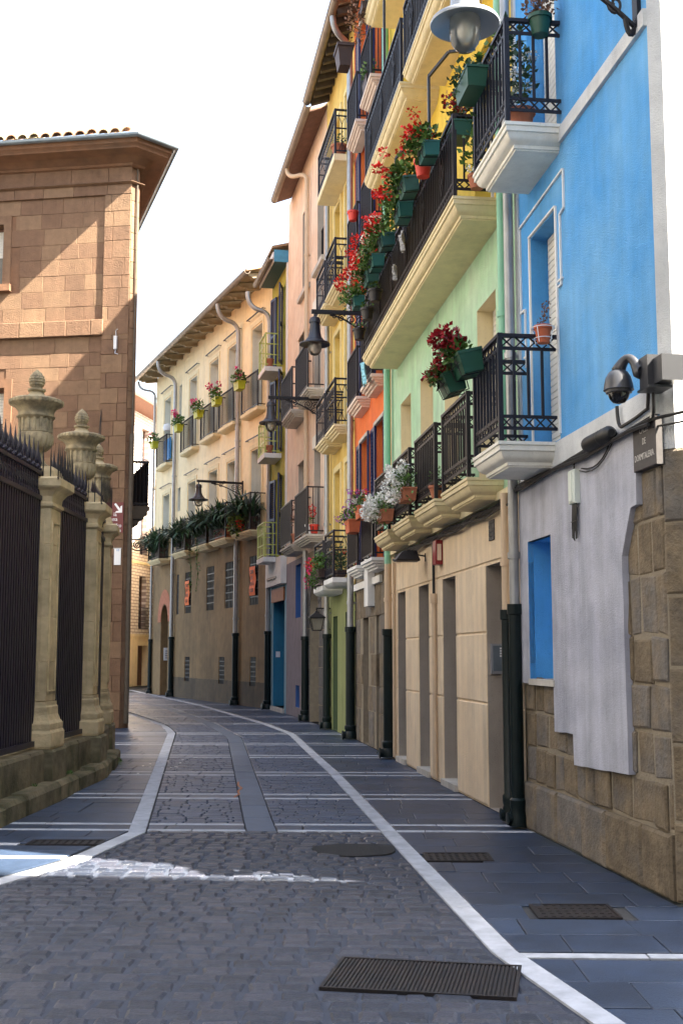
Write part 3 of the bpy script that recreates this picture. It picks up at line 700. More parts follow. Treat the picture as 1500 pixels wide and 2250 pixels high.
# ---- 3 orange house
h3 = house(2, 'orange_house', 'narrow orange house with navy louvred shutters and weathered stone ground floor'); L3 = FB[2].L
OW = [(.52, 1.40), (2.22, 3.12)]
OZ = (3.10, 6.08, 8.74, 11.2)
ops = [(a, b, z + .02, z + 2.32) for z in OZ for a, b in OW]
wall(h3, 'wall', 0, L3, 3.05, 14.2, ops, 'orange', .18)
for a, b, c, d in ops:
    window(h3, a, b, c, d, .18, 'frame', 'shutter_navy')
    louver(h3, b, b + .42, c, d, .012, .035); louver(h3, a, a - .42, c, d, .012, .035, math.radians(-8))
    t = MB(); t.box(a - .08, b + .08, 0, .05, d, d + .06); t.build('lintel', 'grey_trim', h3)
for z in OZ:
    for a, b in OW: balcony(h3, a - .16, b + .16, z, .26, 'step', 'pink_trim' if z > 4 else 'white_paint', 'plain', 'rail_brown', .88, False, .095)
gd = [(1.15, 1.62, 0, 2.40), (2.45, 3.1, 0, 2.36)]
gw = wall(h3, 'ground_wall', 0, L3, 0, 3.05, [p + (.3,) for p in gd], 'stone_joint', o=-.012)
wallstones(gw, 'stone_block', 0.02, L3 - .05, 0, 2.72, .5, .38, .75, .0, 'wallstone', skip=[(p[0] - .12, p[1] + .12, p[2], p[3]) for p in gd])
for p in gd: door(h3, *p, .3, 'wood_brown')
bl = MB(); bl.box(.9, L3 - .1, 0, .05, 2.74, 2.86); bl.build('lintel_band', 'white_paint', h3)
ut = MB(); ut.box(1.68, 2.1, 0, .12, 2.38, 3.22); ut.build('meter_box', 'white_paint', h3)
prism_walls(h3, [(0, -.02), (0, -4.5), (L3, -5), (L3, -.02)], 0, 14.2, 'orange')
roof(h3, 0, L3, 14.2, .4, 3, .7)
# ---- 4 mustard house
h4 = house(3, 'mustard_house', 'mustard yellow house with pale window surrounds and deep rafter eaves'); L4 = FB[3].L
MW = [(.22, 1.04), (1.62, 2.46)]
MZ = (3.02, 5.97, 8.78, 11.35)
ops = [(a, b, z + .02, z + 2.35) for z in MZ[:3] for a, b in MW] + [(a, b, 11.37, 13.1) for a, b in MW]
wall(h4, 'wall', 0, L4, 2.9, 14.25, ops, 'mustard', .22)
for a, b, c, d in ops:
    window(h4, a, b, c, d, .22, 'blind')
    t = MB(); t.box(a - .11, a, 0, .03, c, d + .12); t.box(b, b + .11, 0, .03, c, d + .12); t.box(a, b, 0, .03, d, d + .12); t.build('surround', 'mustard_pale', h4)
balcony(h4, .06, 1.22, MZ[0], .42, 'taper', 'white_paint', 'lozenge', 'rail_dark', .88, False, .13); balcony(h4, 1.42, 2.72, MZ[0] - .08, .42, 'taper', 'white_paint', 'lozenge', 'rail_dark', .88, False, .13)
for z in MZ[1:3]:
    for a, b in MW: balcony(h4, a - .2, b + .2, z, .40, 'step', 'cream_trim', 'lozenge', 'rail_dark', .88, False, .13)
balcony(h4, -.1, 2.3, MZ[3], .42, 'plain', 'cream_trim', 'lozenge', 'rail_dark', .9, False, .13)
gd = [(.38, 1.1, 0, 2.40), (2.12, 2.72, 0, 2.36)]
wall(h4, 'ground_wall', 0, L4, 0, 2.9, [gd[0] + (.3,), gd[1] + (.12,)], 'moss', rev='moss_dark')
door(h4, *gd[0], .3, 'moss_dark'); mb = MB(); mb.box(gd[1][0], gd[1][1], -.14, -.1, .0, 2.36); mb.build('door', 'lime', h4)
pipe(h4, -.12, .11, .1, 13.4, 'zinc', .06, 2.08, (-.45, .5, 14.0)); pipe(h4, 2.98, .10, .1, 12.6, 'zinc', .055, 2.0)
prism_walls(h4, [(0, -.02), (0, -5), (L4, -5), (L4, -.02)], 0, 14.25, 'mustard')
sf = MB(); sf.quad((-.6, .0, 14.28), (L4 - .3, .0, 14.28), (L4 - .3, .46, 14.12), (-.6, .46, 14.12)); so = sf.build('soffit', 'wood_dark', h4, fix=False)
n = 11
for i in range(n):
    u = -.5 + (L4 + .12) * i / (n - 1); mb = MB(); mb.bar((u, -.05, 14.22), (u, .43, 14.05), .10, .13); mb.build('rafter', 'wood_dark', so)
gutter(h4, -1.3, L4 - .35, .52, 14.08, .085, 'zinc_brown', .62)
roof(h4, -.6, L4 - .3, 14.13, .50, 5, 1.9)
# ---- 5 peach house
h5 = house(4, 'peach_house', 'peach rendered house with dark balconies and a stone archway beside its blue recess'); L5 = FB[4].L
PW = [(.78, 1.67), (3.18, 4.08)]
ops = [(a, b, 4.27, 6.4) for a, b in PW] + [(a, b, 7.62, 9.7) for a, b in PW] + [(.36, 1.25, 10.68, 12.65), (2.55, 3.55, 10.72, 12.9)]
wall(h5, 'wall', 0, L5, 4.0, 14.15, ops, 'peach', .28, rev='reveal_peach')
for k, (a, b, c, d) in enumerate(ops):
    window(h5, a, b, c, d, .28, 'frame', 'wood_brown')
    if k > 3:
        w = [o_ for o_ in h5.children][-1]; s = MB(); s.box(a - .22, b + .3, -.02, .1, c - .12, c); s.build('sill', 'grey_trim', w)
        rl = MB(); rl.bar((a, -.1, c + .95), (b, -.1, c + .95), .03)
        for i in range(9): u = a + (b - a) * i / 8; rl.box(u - .009, u + .009, -.109, -.091, c, c + .95)
        rl.build('window_rail', 'rail_brown', w)
    else:
        s = MB(); s.box(a - .1, b + .1, 0, .03, d, d + .3); s.build('lintel', 'pale_yellow_trim' if k in (0, 2) else 'peach', h5)
for z in (4.25, 7.6):
    for a, b in ((.3, 2.15), (2.75, 4.6)): balcony(h5, a, b, z, .40, 'step', 'grey_trim', 'plain', 'rail_brown', 1.05, False, .11)
gd = [(3.66, 4.50, 2.5, 3.85, .2), (3.8, 4.42, .25, .8, .2)]
wall(h5, 'ground_wall', 2.75, L5, 0, 4.0, gd, 'lilac_grey', rev='navy_reveal')
mb = MB(); mb.quad((3.66, -.19, 2.5), (4.5, -.19, 2.5), (4.5, -.19, 3.85), (3.66, -.19, 3.85)); mb.build('recess_panel', 'navy_reveal', h5, fix=False)
mb = MB(); mb.quad((3.8, -.19, .25), (4.42, -.19, .25), (4.42, -.19, .8), (3.8, -.19, .8)); mb.build('vent_panel', 'iron', h5, fix=False)
# stone archway bay
aw = MB(); n = 14; ac, aw_, ah = 1.55, .62, 2.55
arch = [(ac + aw_ * math.cos(math.pi * i / n), ah + aw_ * 1.1 * math.sin(math.pi * i / n)) for i in range(n + 1)]
poly = [(0, 0), (0, 4.0), (2.75, 4.0), (2.75, 0), (ac + aw_, 0)] + arch + [(ac - aw_, 0)]
i0 = len(aw.v); aw.v += [(u, 0, z) for u, z in poly]; aw.face(range(i0, i0 + len(poly)))
edge = [(ac + aw_, 0)] + arch + [(ac - aw_, 0)]
for (a, b), (c, d) in zip(edge, edge[1:]): aw.quad((a, 0, b), (c, 0, d), (c, -.45, d), (a, -.45, b))
aw.quad((ac - aw_ - .1, -.44, 0), (ac + aw_ + .1, -.44, 0), (ac + aw_ + .1, -.44, 3.4), (ac - aw_ - .1, -.44, 3.4))
ab = aw.build('arch_wall', 'stone_joint', h5, fix=False)
for (a, b) in ((.04, ac - aw_ - .02), (ac + aw_ + .02, 2.72)): wallstones(ab, 'stone_block', a, b, 0, 2.6, .45, .3, .6, .012, 'rubble', ch=.015)
for i in range(n):
    t0, t1 = math.pi * i / n, math.pi * (i + 1) / n; mb = MB(); mb.k = R.random()
    q = [(ac + r * math.cos(t), ah + r * 1.1 * math.sin(t)) for r, t in ((aw_ + .01, t0 + .01), (aw_ + .34, t0 + .01), (aw_ + .34, t1 - .01), (aw_ + .01, t1 - .01))]
    mb.block(q, -.05, .025, .01, lambda x, y, c: (x, c, y)); mb.build('arch_stone', 'rubble', ab)
door(h5, ac - .3, ac + .4, 0, 2.2, .42, 'door_dark')
pipe(h5, 2.32, .10, .1, 4.05, 'zinc', .06, 2.0); pipe(h5, 2.32, .09, 4.3, 13.3, 'pipe_beige', .055, 0, (3.0, .5, 13.9))
prism_walls(h5, [(0, -.02), (0, -5), (L5, -5), (L5, -.02)], 0, 14.15, 'peach')
sf = MB(); sf.quad((-.1, 0, 14.16), (L5 - .6, 0, 14.16), (L5 - .6, .46, 13.98), (-.1, .46, 13.98)); so = sf.build('soffit', 'wood_brown', h5, fix=False)
for i in range(9):
    y = .02 + .44 * i / 9; mb = MB(); z = 14.155 - .18 * (y / .46); mb.bar((-.1, y + .024, z - .02), (L5 - .62, y + .024, z - .02), .046, .02); mb.build('soffit_board', 'wood_brown', so)
gutter(h5, -.5, L5 - .8, .52, 13.96, .085, 'zinc_brown', .55)
roof(h5, -.05, L5 - .6, 14.0, .50, 5, 1.9)
# ---- 6 olive house
h6 = house(5, 'olive_house', 'narrow olive green house with blue eaves, lime railings and a turquoise doorway'); L6 = FB[5].L
OLZ = (4.28, 7.22, 9.72)
ops = [(.75, 1.75, z + .02, z + 2.3) for z in OLZ]
wall(h6, 'wall', 0.12, L6, 4.0, 12.9, ops, 'olive', .2)
for a, b, c, d in ops:
    window(h6, a, b, c, d, .2, 'frame', 'shutter_navy'); louver(h6, b, b + .42, c, d, .015, .04, math.radians(12)); louver(h6, a, a - .45, c, d, .015, .04, math.radians(-20))
for z in OLZ: balcony(h6, .9, 2.1, z, .50, 'plain', 'white_paint', 'grid', 'rail_lime', .95, False, .3, bw=.02)
mb = MB(); mb.box(0, .12, -.02, .04, 3.6, 12.5); mb.build('party_strip', 'white_paint', h6)
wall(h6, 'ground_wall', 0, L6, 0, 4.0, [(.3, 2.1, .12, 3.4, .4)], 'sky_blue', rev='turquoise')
door(h6, .3, 2.1, .12, 3.0, .4, 'door_blue')
mb = MB(); mb.box(.25, 2.2, -.05, .05, 3.05, 3.42); mb.build('lintel', 'wood_rust', h6)
mb = MB(); mb.box(.02, 2.6, 0, .16, 3.5, 4.25); b_ = mb.build('shop_sign_box', 'white_paint', h6)
mb = MB(); mb.box(.7, 2.2, .16, .2, 3.68, 3.74); mb.build('ledge', 'grey_trim', b_)
mb = MB(); mb.box(.2, 2.2, -.3, .06, 0, .12); mb.build('step', 'grey_trim', h6)
mb = MB(); mb.box(1.98, 2.08, -.12, -.1, 1.55, 1.68) if False else mb.box(2.085, 2.099, -.2, -.08, 1.5, 1.66); mb.build('name_plate', 'sign_white', h6)
prism_walls(h6, [(0, -.02), (0, -5), (L6, -5), (L6, -.02)], 0, 12.9, 'olive')
sf = MB(); sf.box(0.02, L6 - .2, .0, .40, 12.50, 12.56); sf.box(.02, .06, 0, .40, 12.56, 12.86); sf.build('soffit', 'soffit_blue', h6)
mb = MB(); mb.box(0, .02, 0, .40, 12.50, 12.84); mb.build('eave_board', 'wood_blue', h6); mb = MB(); mb.box(.02, L6 - .2, .40, .43, 12.48, 12.78); mb.build('fascia', 'pale_grey', h6)
gutter(h6, -.1, L6 - .1, .52, 12.60, .085, 'zinc_brown', .5); roof(h6, 0, L6 - .2, 12.88, .46, 5, 1.5)
# ---- 7 cream house at the bend
h7 = house(6, 'cream_house', 'long cream house at the bend with rafter eaves and brown render below'); L7 = FB[6].L
CW = [(.91, 1.91), (3.38, 4.48), (5.66, 6.68), (8.42, 9.44), (12.27, 13.31)]
op3 = [(a, b, 9.07, 11.77) for a, b in CW] + [(10.62, 11.0, 10.6, 11.9)]
op1 = [(a, b, 5.29, 7.87) for a, b in CW] + [(10.62, 11.0, 7.0, 7.9)]
wall(h7, 'wall', 0, L7, 5.2, 13.0, op3 + op1, 'cream', .34, rev='reveal_pale')
for k, p in enumerate(op3 + op1):
    window(h7, *p, .34, 'blind'); a, b, c, d = p
    if b - a > .6:
        t = MB(); t.box(a - .16, a - .04, 0, .025, c, d + .18); t.box(b + .04, b + .16, 0, .025, c, d + .18); t.box(a - .04, b + .04, 0, .025, d + .05, d + .18); t.build('surround', 'cream_trim', h7)
        t = MB(); t.bar((a - .3, .1, d + .36), (b + .3, .1, d + .36), .03); t.bar((a - .28, 0, d + .36), (a - .28, .1, d + .36), .02); t.bar((b + .28, 0, d + .36), (b + .28, .1, d + .36), .02); t.build('curtain_rod', 'rail_brown', h7)
for a, b in CW:
    c = (a + b) / 2; balcony(h7, c - .86, c + .86, 9.05, .27, 'taper', 'cream_trim', 'plain', 'rail_brown', 1.1, False, .13); balcony(h7, c - .92, c + .92, 5.27, .50, 'step', 'cream_trim', 'plain', 'rail_brown', 1.1, False, .14)
gw7 = [(a, b, 3.08, 4.58, .12) for a, b in ((8.83, 9.72), (5.89, 6.84), (3.69, 4.61), (1.12, 2.02), (10.6, 10.95))] + [(a, b, .62, 1.5, .12) for a, b in ((8.9, 9.6), (4.58, 5.21), (1.3, 1.88))]
wall(h7, 'lower_wall', 0, 11.55, 0.75, 5.2, [p if p[2] > 1 else (p[0], p[1], .75, p[3], .12) for p in gw7], 'taupe', .12)
wall(h7, 'base_wall', 0, 11.55, 0, .75, [(p[0], p[1], .62, .75, .12) for p in gw7 if p[2] < 1], 'taupe_base', .12, o=.012)
for p in gw7:
    mb = MB(); a, b, c, d, e = p
    mb.quad((a, -.115, c), (b, -.115, c), (b, -.115, d), (a, -.115, d)); w_ = mb.build('window', 'void', h7, fix=False)
    gr = MB(); n = 6
    for i in range(n): u = a + (b - a) * (i + .5) / n; gr.box(u - .02, u + .02, -.05, -.02, c, d)
    for i in range(1, 6): z = c + (d - c) * i / 6; gr.box(a, b, -.055, -.015, z - .02, z + .02)
    gr.build('window_bars', 'rail_brown', w_)
# arched doorway bay
ac, aw_, ah = 12.75, .58, 2.85; n = 12
arch = [(ac + aw_ * math.cos(math.pi * i / n), ah + aw_ * 1.15 * math.sin(math.pi * i / n)) for i in range(n + 1)]
mb = MB(); poly = [(11.55, 0), (11.55, 5.2), (L7, 5.2), (L7, 0), (ac + aw_, 0)] + arch + [(ac - aw_, 0)]
mb.v += [(u, 0, z) for u, z in poly]; mb.face(range(len(poly)))
edge = [(ac + aw_, 0)] + arch + [(ac - aw_, 0)]
for (a, b), (c, d) in zip(edge, edge[1:]): mb.quad((a, 0, b), (c, 0, d), (c, -.5, d), (a, -.5, b))
dw = mb.build('door_wall', 'taupe', h7, fix=False)
for i in range(n):
    t0, t1 = math.pi * i / n, math.pi * (i + 1) / n; q = MB(); q.k = R.random()
    q.block([(ac + r * math.cos(t), ah + r * 1.2 * math.sin(t)) for r, t in ((aw_ + .01, t0 + .005), (aw_ + .48, t0 + .005), (aw_ + .48, t1 - .005), (aw_ + .01, t1 - .005))], -.03, .018, .006, lambda x, y, c: (x, c, y)); q.build('arch_brick', 'terracotta_dull', dw)
door(h7, ac - aw_, ac + aw_, 0, 2.75, .42, 'wood_dark')
mb = MB(); mb.box(ac - aw_, ac + aw_, -.5, -.38, 2.75, 2.87); mb.quad((ac - aw_, -.49, 2.8), (ac + aw_, -.49, 2.8), (ac + aw_, -.49, 3.6), (ac - aw_, -.49, 3.6))
for i in range(9): t = math.pi * (i + .5) / 9; mb.bar((ac, -.44, 2.87), (ac + aw_ * .97 * math.cos(t), -.44, 2.87 + aw_ * 1.1 * math.sin(t)), .03)
mb.build('fanlight', 'door_dark', h7)
pipe(h7, 3.05, .11, .1, 11.9, 'zinc', .07, 2.25, (3.05, .82, 12.85)); pipe(h7, 11.2, .11, .1, 11.9, 'zinc', .07, 2.25, (11.2, .82, 12.85)); pipe(h7, -.12, .11, .1, 11.4, 'zinc', .07, 2.25, (.1, .75, 12.4)); pipe(h7, L7 - .1, .09, .1, 12.2, 'zinc', .05, 2.2, (L7 + .3, .7, 12.9))
prism_walls(h7, [(0, -.02), (0, -6), (L7, -6), (L7, -.02)], 0, 13.0, 'cream')
sf = MB(); sf.quad((-.1, 0, 13.12), (L7 + .3, 0, 13.12), (L7 + .3, .78, 12.98), (-.1, .78, 12.98)); so = sf.build('soffit', 'wood_olive', h7, fix=False)
rp = [(-.02, 0), (.74, 0), (.76, -.07), (.66, -.11), (.60, -.16), (.50, -.15), (.44, -.22), (-.02, -.22)]
for i in range(15):
    u = .1 + (L7 - .1) * i / 14; mb = MB(); a = len(mb.v); mb.v += [(u - .08, y, 13.09 + z - .17 * max(y, 0)) for y, z in rp] + [(u + .08, y, 13.09 + z - .17 * max(y, 0)) for y, z in rp]
    k = len(rp); mb.face(range(k)); mb.face(range(k, 2 * k))
    for j in range(k): mb.face((j, (j + 1) % k, k + (j + 1) % k, k + j))
    mb.build('rafter', 'wood_olive', so)
gutter(h7, -.2, L7 + .4, .86, 12.96, .095, 'zinc_brown', .55); roof(h7, -.1, L7 + .3, 13.0, .85, 6, 2.0)
ch = MB(); ch.box(2.4, 3.4, -3.4, -2.4, 13.6, 15.6)
for i in range(4): ch.box(2.35, 3.45, -3.45, -2.35, 15.6 + i * .22, 15.72 + i * .22)
ch.box(2.5, 3.3, -3.3, -2.5, 15.6, 16.4); ch.build('chimney', 'zinc_blue', h7)
dm = MB(); dm.box(7.6, 10.2, -4.4, -1.6, 13.2, 14.7); do = dm.build('dormer', 'white_paint', h7)
for i in range(5): t = MB(); t.k = R.random(); t.bar((7.4 + .6 * i, -1.35, 14.72), (7.4 + .6 * i, -4.4, 15.3), .58, .09); t.build('dormer_tile', 'tile', do)
# ---- 8 far brick house beyond the bend
f8 = Fac((-11.06, 56.98), (-9.2, 66.5)); f8 = Fac((-9.2 - .0, 66.5), (-12.4, 50.1))
h8 = thing('brick_house', 'far pale brick house beyond the bend with red soffit', 'house', (f8.A[0], f8.A[1], 0), f8.rz)
ops = [(5.0, 6.0, z, z + 2.7, .25) for z in (2.9, 6.7, 10.6)] + [(2.6, 3.4, 2.9, 5.4, .25), (2.6, 3.4, 6.7, 9.2, .25)] + [(4.6, 6.1, 0, 2.05, .3), (1.6, 2.9, 0, 2.0, .3)]
ops = [p for p in ops if p[2] > .1]
wall(h8, 'wall', 0, 12.5, 2.5, 14.2, ops, 'brick_far', .25)
wall(h8, 'ground_wall', 0, 12.5, 0, 2.5, [(4.6, 6.0, 0, 2.05, .3), (1.6, 2.9, 0, 2.0, .3)], 'cream', .3)
for p in ops:
    w_ = window(h8, *p[:4], .25, 'frame', 'wood_brown'); rl = MB(); a, b, c, d = p[:4]
    for i in range(8): u = a - .1 + (b - a + .2) * i / 7; rl.box(u - .012, u + .012, .1, .12, c, c + 1.05)
    for z in (.02, .35, .7, 1.05): rl.box(a - .1, b + .1, .095, .125, c + z, c + z + .03)
    rl.build('window_rail', 'rail_dark', w_)
for a, b in ((4.6, 6.0), (1.6, 2.9)): door(h8, a, b, 0, 2.05, .3, 'wood_brown')
bd = MB(); bd.box(0, 12.5, 0, .06, 6.2, 6.32); bd.build('string_course', 'cream_trim', h8); bd = MB(); bd.box(0, 12.5, 0, .06, 2.5, 2.62); bd.build('string_course', 'cream_trim', h8)
sf = MB(); sf.quad((-.5, 0, 14.0), (12.5, 0, 14.0), (12.5, .9, 14.25), (-.5, .9, 14.25)); sf.build('soffit', 'wood_brown', h8, fix=False)
gutter(h8, -.5, 12.5, 1.0, 14.35, .1, 'zinc', 1.0); roof(h8, -.5, 12.5, 14.25, .95, 5, 1.2)
prism_walls(h8, [(0, -.02), (0, -6), (12.5, -6), (12.5, -.02)], 0, 14.0, 'brick_white')
# ---- unseen neighbour added across the side street to shade the foreground
nb = thing('unseen_corner_house', 'unseen plain grey house across the side street on the right, added for its shade', 'house', (2.9, 4.6, 0), math.atan2(-.0976, 1))
mb = MB(); mb.box(0, 24, -14, 0, 0, 11.75); wq = mb.build('wall', 'far_grey', nb)
mb = MB(); mb.box(-.02, 24, -14, .0, 11.75, 12.1); mb.build('roof', 'tile', nb)
for i in range(8):
    for z in (1.0, 4.2, 7.3, 10.2): mb = MB(); mb.box(1.2 + i * 2.8, 2.2 + i * 2.8, -.05, .02, z, z + 1.7); mb.build('window', 'frame_white', nb)

# ---- unseen houses added beside and behind the viewer to darken the street
for lb, x, y, rz, w, d, h, m in (('unseen grey plastered house on the left behind the viewer, added for shade', -5.2, -16, math.pi / 2, 21, 9, 12.5, 'far_grey'), ('unseen grey church side wall beyond the iron fence, added for shade', -10.2, 6.5, math.pi / 2, 17, 8, 13.5, 'far_grey'), ('unseen dull grey house closing the street behind the viewer, added for shade', -9, -19, 0, 24, 6, 13.5, 'far_grey')):
    t = thing('unseen_street_house', lb, 'house', (x, y, 0), rz)
    mb = MB(); mb.box(0, w, 0, d, 0, h); mb.build('wall', m, t); mb = MB(); mb.box(-.3, w + .3, -.4, d + .3, h, h + .25); mb.build('roof', 'tile', t)
    for i in range(int(w / 2.8)):
        for z in (1.0, 4.2, 7.4, 10.2):
            if z + 1.7 < h: mb = MB(); mb.box(1. + i * 2.8, 2. + i * 2.8, -.03, .05, z, z + 1.7); q = mb.build('window', 'frame_white', t); mb = MB(); mb.box(1.08 + i * 2.8, 1.92 + i * 2.8, -.04, -.03, z + .08, z + 1.62); mb.build('pane', 'pane', q)

bh = thing('unseen_rear_house', 'unseen house beyond the cream one, added to shade the brick house', 'house', (-7.85, 50.6, 0), math.pi / 2 + .13)  # hidden from view, added so its shadow falls on the brick house
mb = MB(); mb.box(0, 18, -6, 0, 0, 8.6); mb.build('wall', 'cream', bh); mb = MB(); mb.box(-.2, 18.2, -6.2, .2, 8.6, 8.8); mb.build('roof', 'tile', bh)
for i in range(6):
    for z in (1, 4.2, 6.5): mb = MB(); mb.box(1.2 + i * 2.8, 2.2 + i * 2.8, -.02, .03, z, z + 1.7); mb.build('window', 'frame_white', bh)
# ------------------------------------------------------------------ sandstone building on the left
SA = (-4.75, 25.7); sf_ = Fac(SA, (SA[0] - .989, SA[1] + .15))
sb = thing('sandstone_building', 'large sandstone building on the left with heavy cornice and tiled roof', 'building', (SA[0], SA[1], 0), sf_.rz)
CH = (-.126, -.171); SIDE = (5.9, -11.8)
FOOT = [(9.5, 0), (0, 0), CH, SIDE]
def offs(pts, d):
    out = []
    for i, p in enumerate(pts):
        ns = []
        for a, b in ((i - 1, i), (i, i + 1)):
            if 0 <= a and b < len(pts):
                dx, dy = pts[b][0] - pts[a][0], pts[b][1] - pts[a][1]; l = math.hypot(dx, dy); ns.append(Vector((dy / l, -dx / l)))
        if len(ns) == 1: q = ns[0] * d
        else: m_ = (ns[0] + ns[1]).normalized(); q = m_ * (d / max(.3, m_.dot(ns[0])))
        out.append((p[0] + q.x, p[1] + q.y))
    return out
def sweep(name, prof, m, parent, smooth=False):
    mb = MB(); mb.rings([[(x, y, z) for x, y in offs(FOOT, d)] for d, z in prof], False); return mb.build(name, m, parent, smooth=smooth)
WS = [(3.0, 4.0, 9.92, 11.35, .3), (2.86, 3.9, 5.9, 7.53, .3), (6.6, 7.6, 9.92, 11.35, .3), (6.6, 7.6, 5.9, 7.53, .3)]
swl = wall(sb, 'wall', .0, 9.5, 0, 13.0, WS, 'sandstone_trim', .3, o=-.014)
mb = MB(); mb.quad((0, -.014, 0), (*CH, 0), (*CH, 13), (0, -.014, 13)); mb.quad((*CH, 0), (*SIDE, 0), (*SIDE, 13), (*CH, 13)); mb.build('side_wall', 'sandstone_trim', sb, fix=False)
mb = MB(); mb.quad((9.5, 0, 0), (9.5, -11.8, 0), (9.5, -11.8, 13), (9.5, 0, 13)); mb.quad((9.5, -11.8, 0), (*SIDE, 0), (*SIDE, 13), (9.5, -11.8, 13)); mb.build('rear_wall', 'sandstone_trim', sb, fix=False)
sk = [(2.80, 4.2, 9.6, 11.55), (2.56, 4.2, 5.7, 7.85), (6.4, 7.8, 9.6, 11.5), (6.4, 7.8, 5.7, 7.8)]
n1 = wallstones(swl, 'stone_block', .60, 4.9, 9.0, 11.9, .363, .42, .80, .0, 'sandstone', skip=sk[:1], ch=.006, gap=.004, jit=.004)
n2 = wallstones(swl, 'stone_block', .60, 4.6, 4.2, 8.64, .34, .42, .85, .0, 'sandstone', skip=sk[1:2], ch=.006, gap=.004, jit=.004)
n3 = wallstones(swl, 'pilaster_stone', -.02, .60, .0, 11.9, .37, .24, .62, .05, 'sandstone', ch=.006, gap=.008, jit=.003)
n4 = wallstones(swl, 'string_stone', .56, 5.2, 8.64, 9.0, .36, .5, .8, .10, 'sandstone', ch=.012, gap=.008, jit=.003)
wallstones(swl, 'string_stone', -.02, .56, 8.64, 9.0, .36, .5, .6, .055, 'sandstone', ch=.012, gap=.008, jit=.002)
n5 = wallstones(swl, 'frieze_stone', -.03, 6.2, 11.9, 12.14, .24, .6, .9, .055, 'sandstone', ch=.006, gap=.008, jit=.002)
n6 = wallstones(swl, 'frieze_stone', -.03, 6.2, 12.2, 12.55, .35, .55, .9, .05, 'sandstone', ch=.006, gap=.008, jit=.002)
# chamfered corner strip stones
cdx, cdy = CH; cl = math.hypot(cdx, cdy); cdx /= cl; cdy /= cl
wallstones(swl, 'corner_stone', .0, cl, 0, 12.5, .37, .25, .3, .03, 'sandstone', fm=lambda a, b, c: (cdx * a - cdy * c, cdy * a + cdx * c, b) if False else (cdx * a + cdy * c, cdy * a - cdx * c, b), ch=.005, gap=.008, jit=.002)
for k, (a, b, c, d, e) in enumerate(WS):
    w_ = window(sb, a, b, c, d, .3, 'blind', 'wood_brown')
    q = MB(); q.box(a - .18, a, -.02, .03, c, d + .2); q.box(b, b + .18, -.02, .03, c, d + .2); q.box(a, b, -.02, .03, d, d + .2); q.build('surround', 'sandstone_trim' if k % 2 else 'sandstone', w_)
    q = MB(); q.box(a - .22, b + .22, -.02, .12, c - .16, c - .002); q.build('sill', 'sandstone_trim', w_)
sweep('moulding', [(.0, 12.13), (.10, 12.14), (.13, 12.165), (.10, 12.19), (.0, 12.2)], 'sandstone', sb, True)
sweep('cornice', [(.03, 12.52), (.10, 12.55), (.12, 12.60), (.20, 12.64), (.26, 12.70), (.30, 12.72), (.58, 12.75), (.60, 12.80), (.66, 12.84), (.68, 12.94), (.40, 12.99), (0, 13.0)], 'sandstone_trim', sb, True)
gp = [(.74 + .075 * math.cos(math.pi + math.pi * j / 8), 12.99 + .075 * math.sin(math.pi + math.pi * j / 8)) for j in range(9)]
gt = sweep('gutter', gp + [(.80, 12.995), (.74, 12.94), (.68, 12.995)], 'zinc_blue', sb, True)
q = MB()
for i in range(9):
    u = -.2 + .8 * i; q.rings([[(u_, .74 + (a - .74) * 1.06, 12.99 + (b - 12.99) * 1.06) for a, b in gp] for u_ in (u, u + .03)], False)
q.build('gutter_joint', 'zinc_blue', gt)
# roof surface + barrel tiles along the eave
ro = offs(FOOT, .68); mb = MB()
mb.quad((9.5, .68, 13.0), (*ro[1], 13.0), (ro[1][0] + 2.2, -5, 15.6), (9.5, -5, 15.6)); mb.quad((*ro[1], 13.0), (*ro[2], 13.0), (ro[1][0] + 2.2, -5, 15.6), (ro[1][0] + 2.2, -5, 15.6)); mb.quad((*ro[2], 13.0), (*ro[3], 13.0), (6.5, -8, 15.6), (ro[1][0] + 2.2, -5, 15.6))
rf = mb.build('roof', 'tile', sb, fix=False)
for row in range(2):
    for i in range(24):
        u = -.12 + row * .3 + .27 * i; mb = MB(); mb.k = R.random(); r = .128; dz = R.uniform(-.012, .015)
        rr = [[(u + k_ * r * math.cos(math.pi * j / 6), y, z + dz + k_ * r * .95 * math.sin(math.pi * j / 6)) for j in range(7)] for y, z, k_ in ((.74 - row * .5, 13.04 + row * .23, 1.0), (.74 - row * .5, 13.04 + row * .23, .82), (.2 - row * .5, 13.29 + row * .23, .8), (.2 - row * .5, 13.31 + row * .23, .9))]
        mb.rings([rr[1], rr[0], rr[3]], False); mb.build('roof_tile', 'tile', rf)
# corner drainpipe, side balcony, wall iron
mb = MB(); mb.tube([(-.13, -.05, .1), (-.13, -.05, 6.4)], .055, 10); mb.tube([(-.13, -.05, 6.4), (-.13, -.05, 12.5)], .02, 6); mb.build('drainpipe', 'wood_dark', sb, smooth=True)
bx = MB(); bx.box(.05, 1.6, -1.9, -1.1, 4.72, 4.98); 
sbal = MB()
sd_ = Vector((SIDE[0] - CH[0], SIDE[1] - CH[1], 0)).normalized(); sn = Vector((sd_.y, -sd_.x, 0))
def sp(a, o_, z): q_ = Vector((CH[0], CH[1], 0)) + sd_ * a + sn * o_; return (q_.x, q_.y, z)
for z, e in ((4.95, .55), (4.85, .5), (4.75, .42), (4.62, .3)): sbal.rings([[sp(a_, b_, zz) for a_, b_ in ((1.0, 0), (1.0, e), (4.2, e), (4.2, 0))] for zz in (z - .1, z)], True, True, True)
sbo = sbal.build('balcony', 'wood_dark', sb)
rl = MB()
for i in range(30): a_ = 1.02 + 3.15 * i / 29; rl.bar(sp(a_, .5, 4.95), sp(a_, .5, 6.0), .03)
for i in range(6): rl.bar(sp(1.02, .05 + .09 * i, 4.95), sp(1.02, .05 + .09 * i, 6.0), .025)
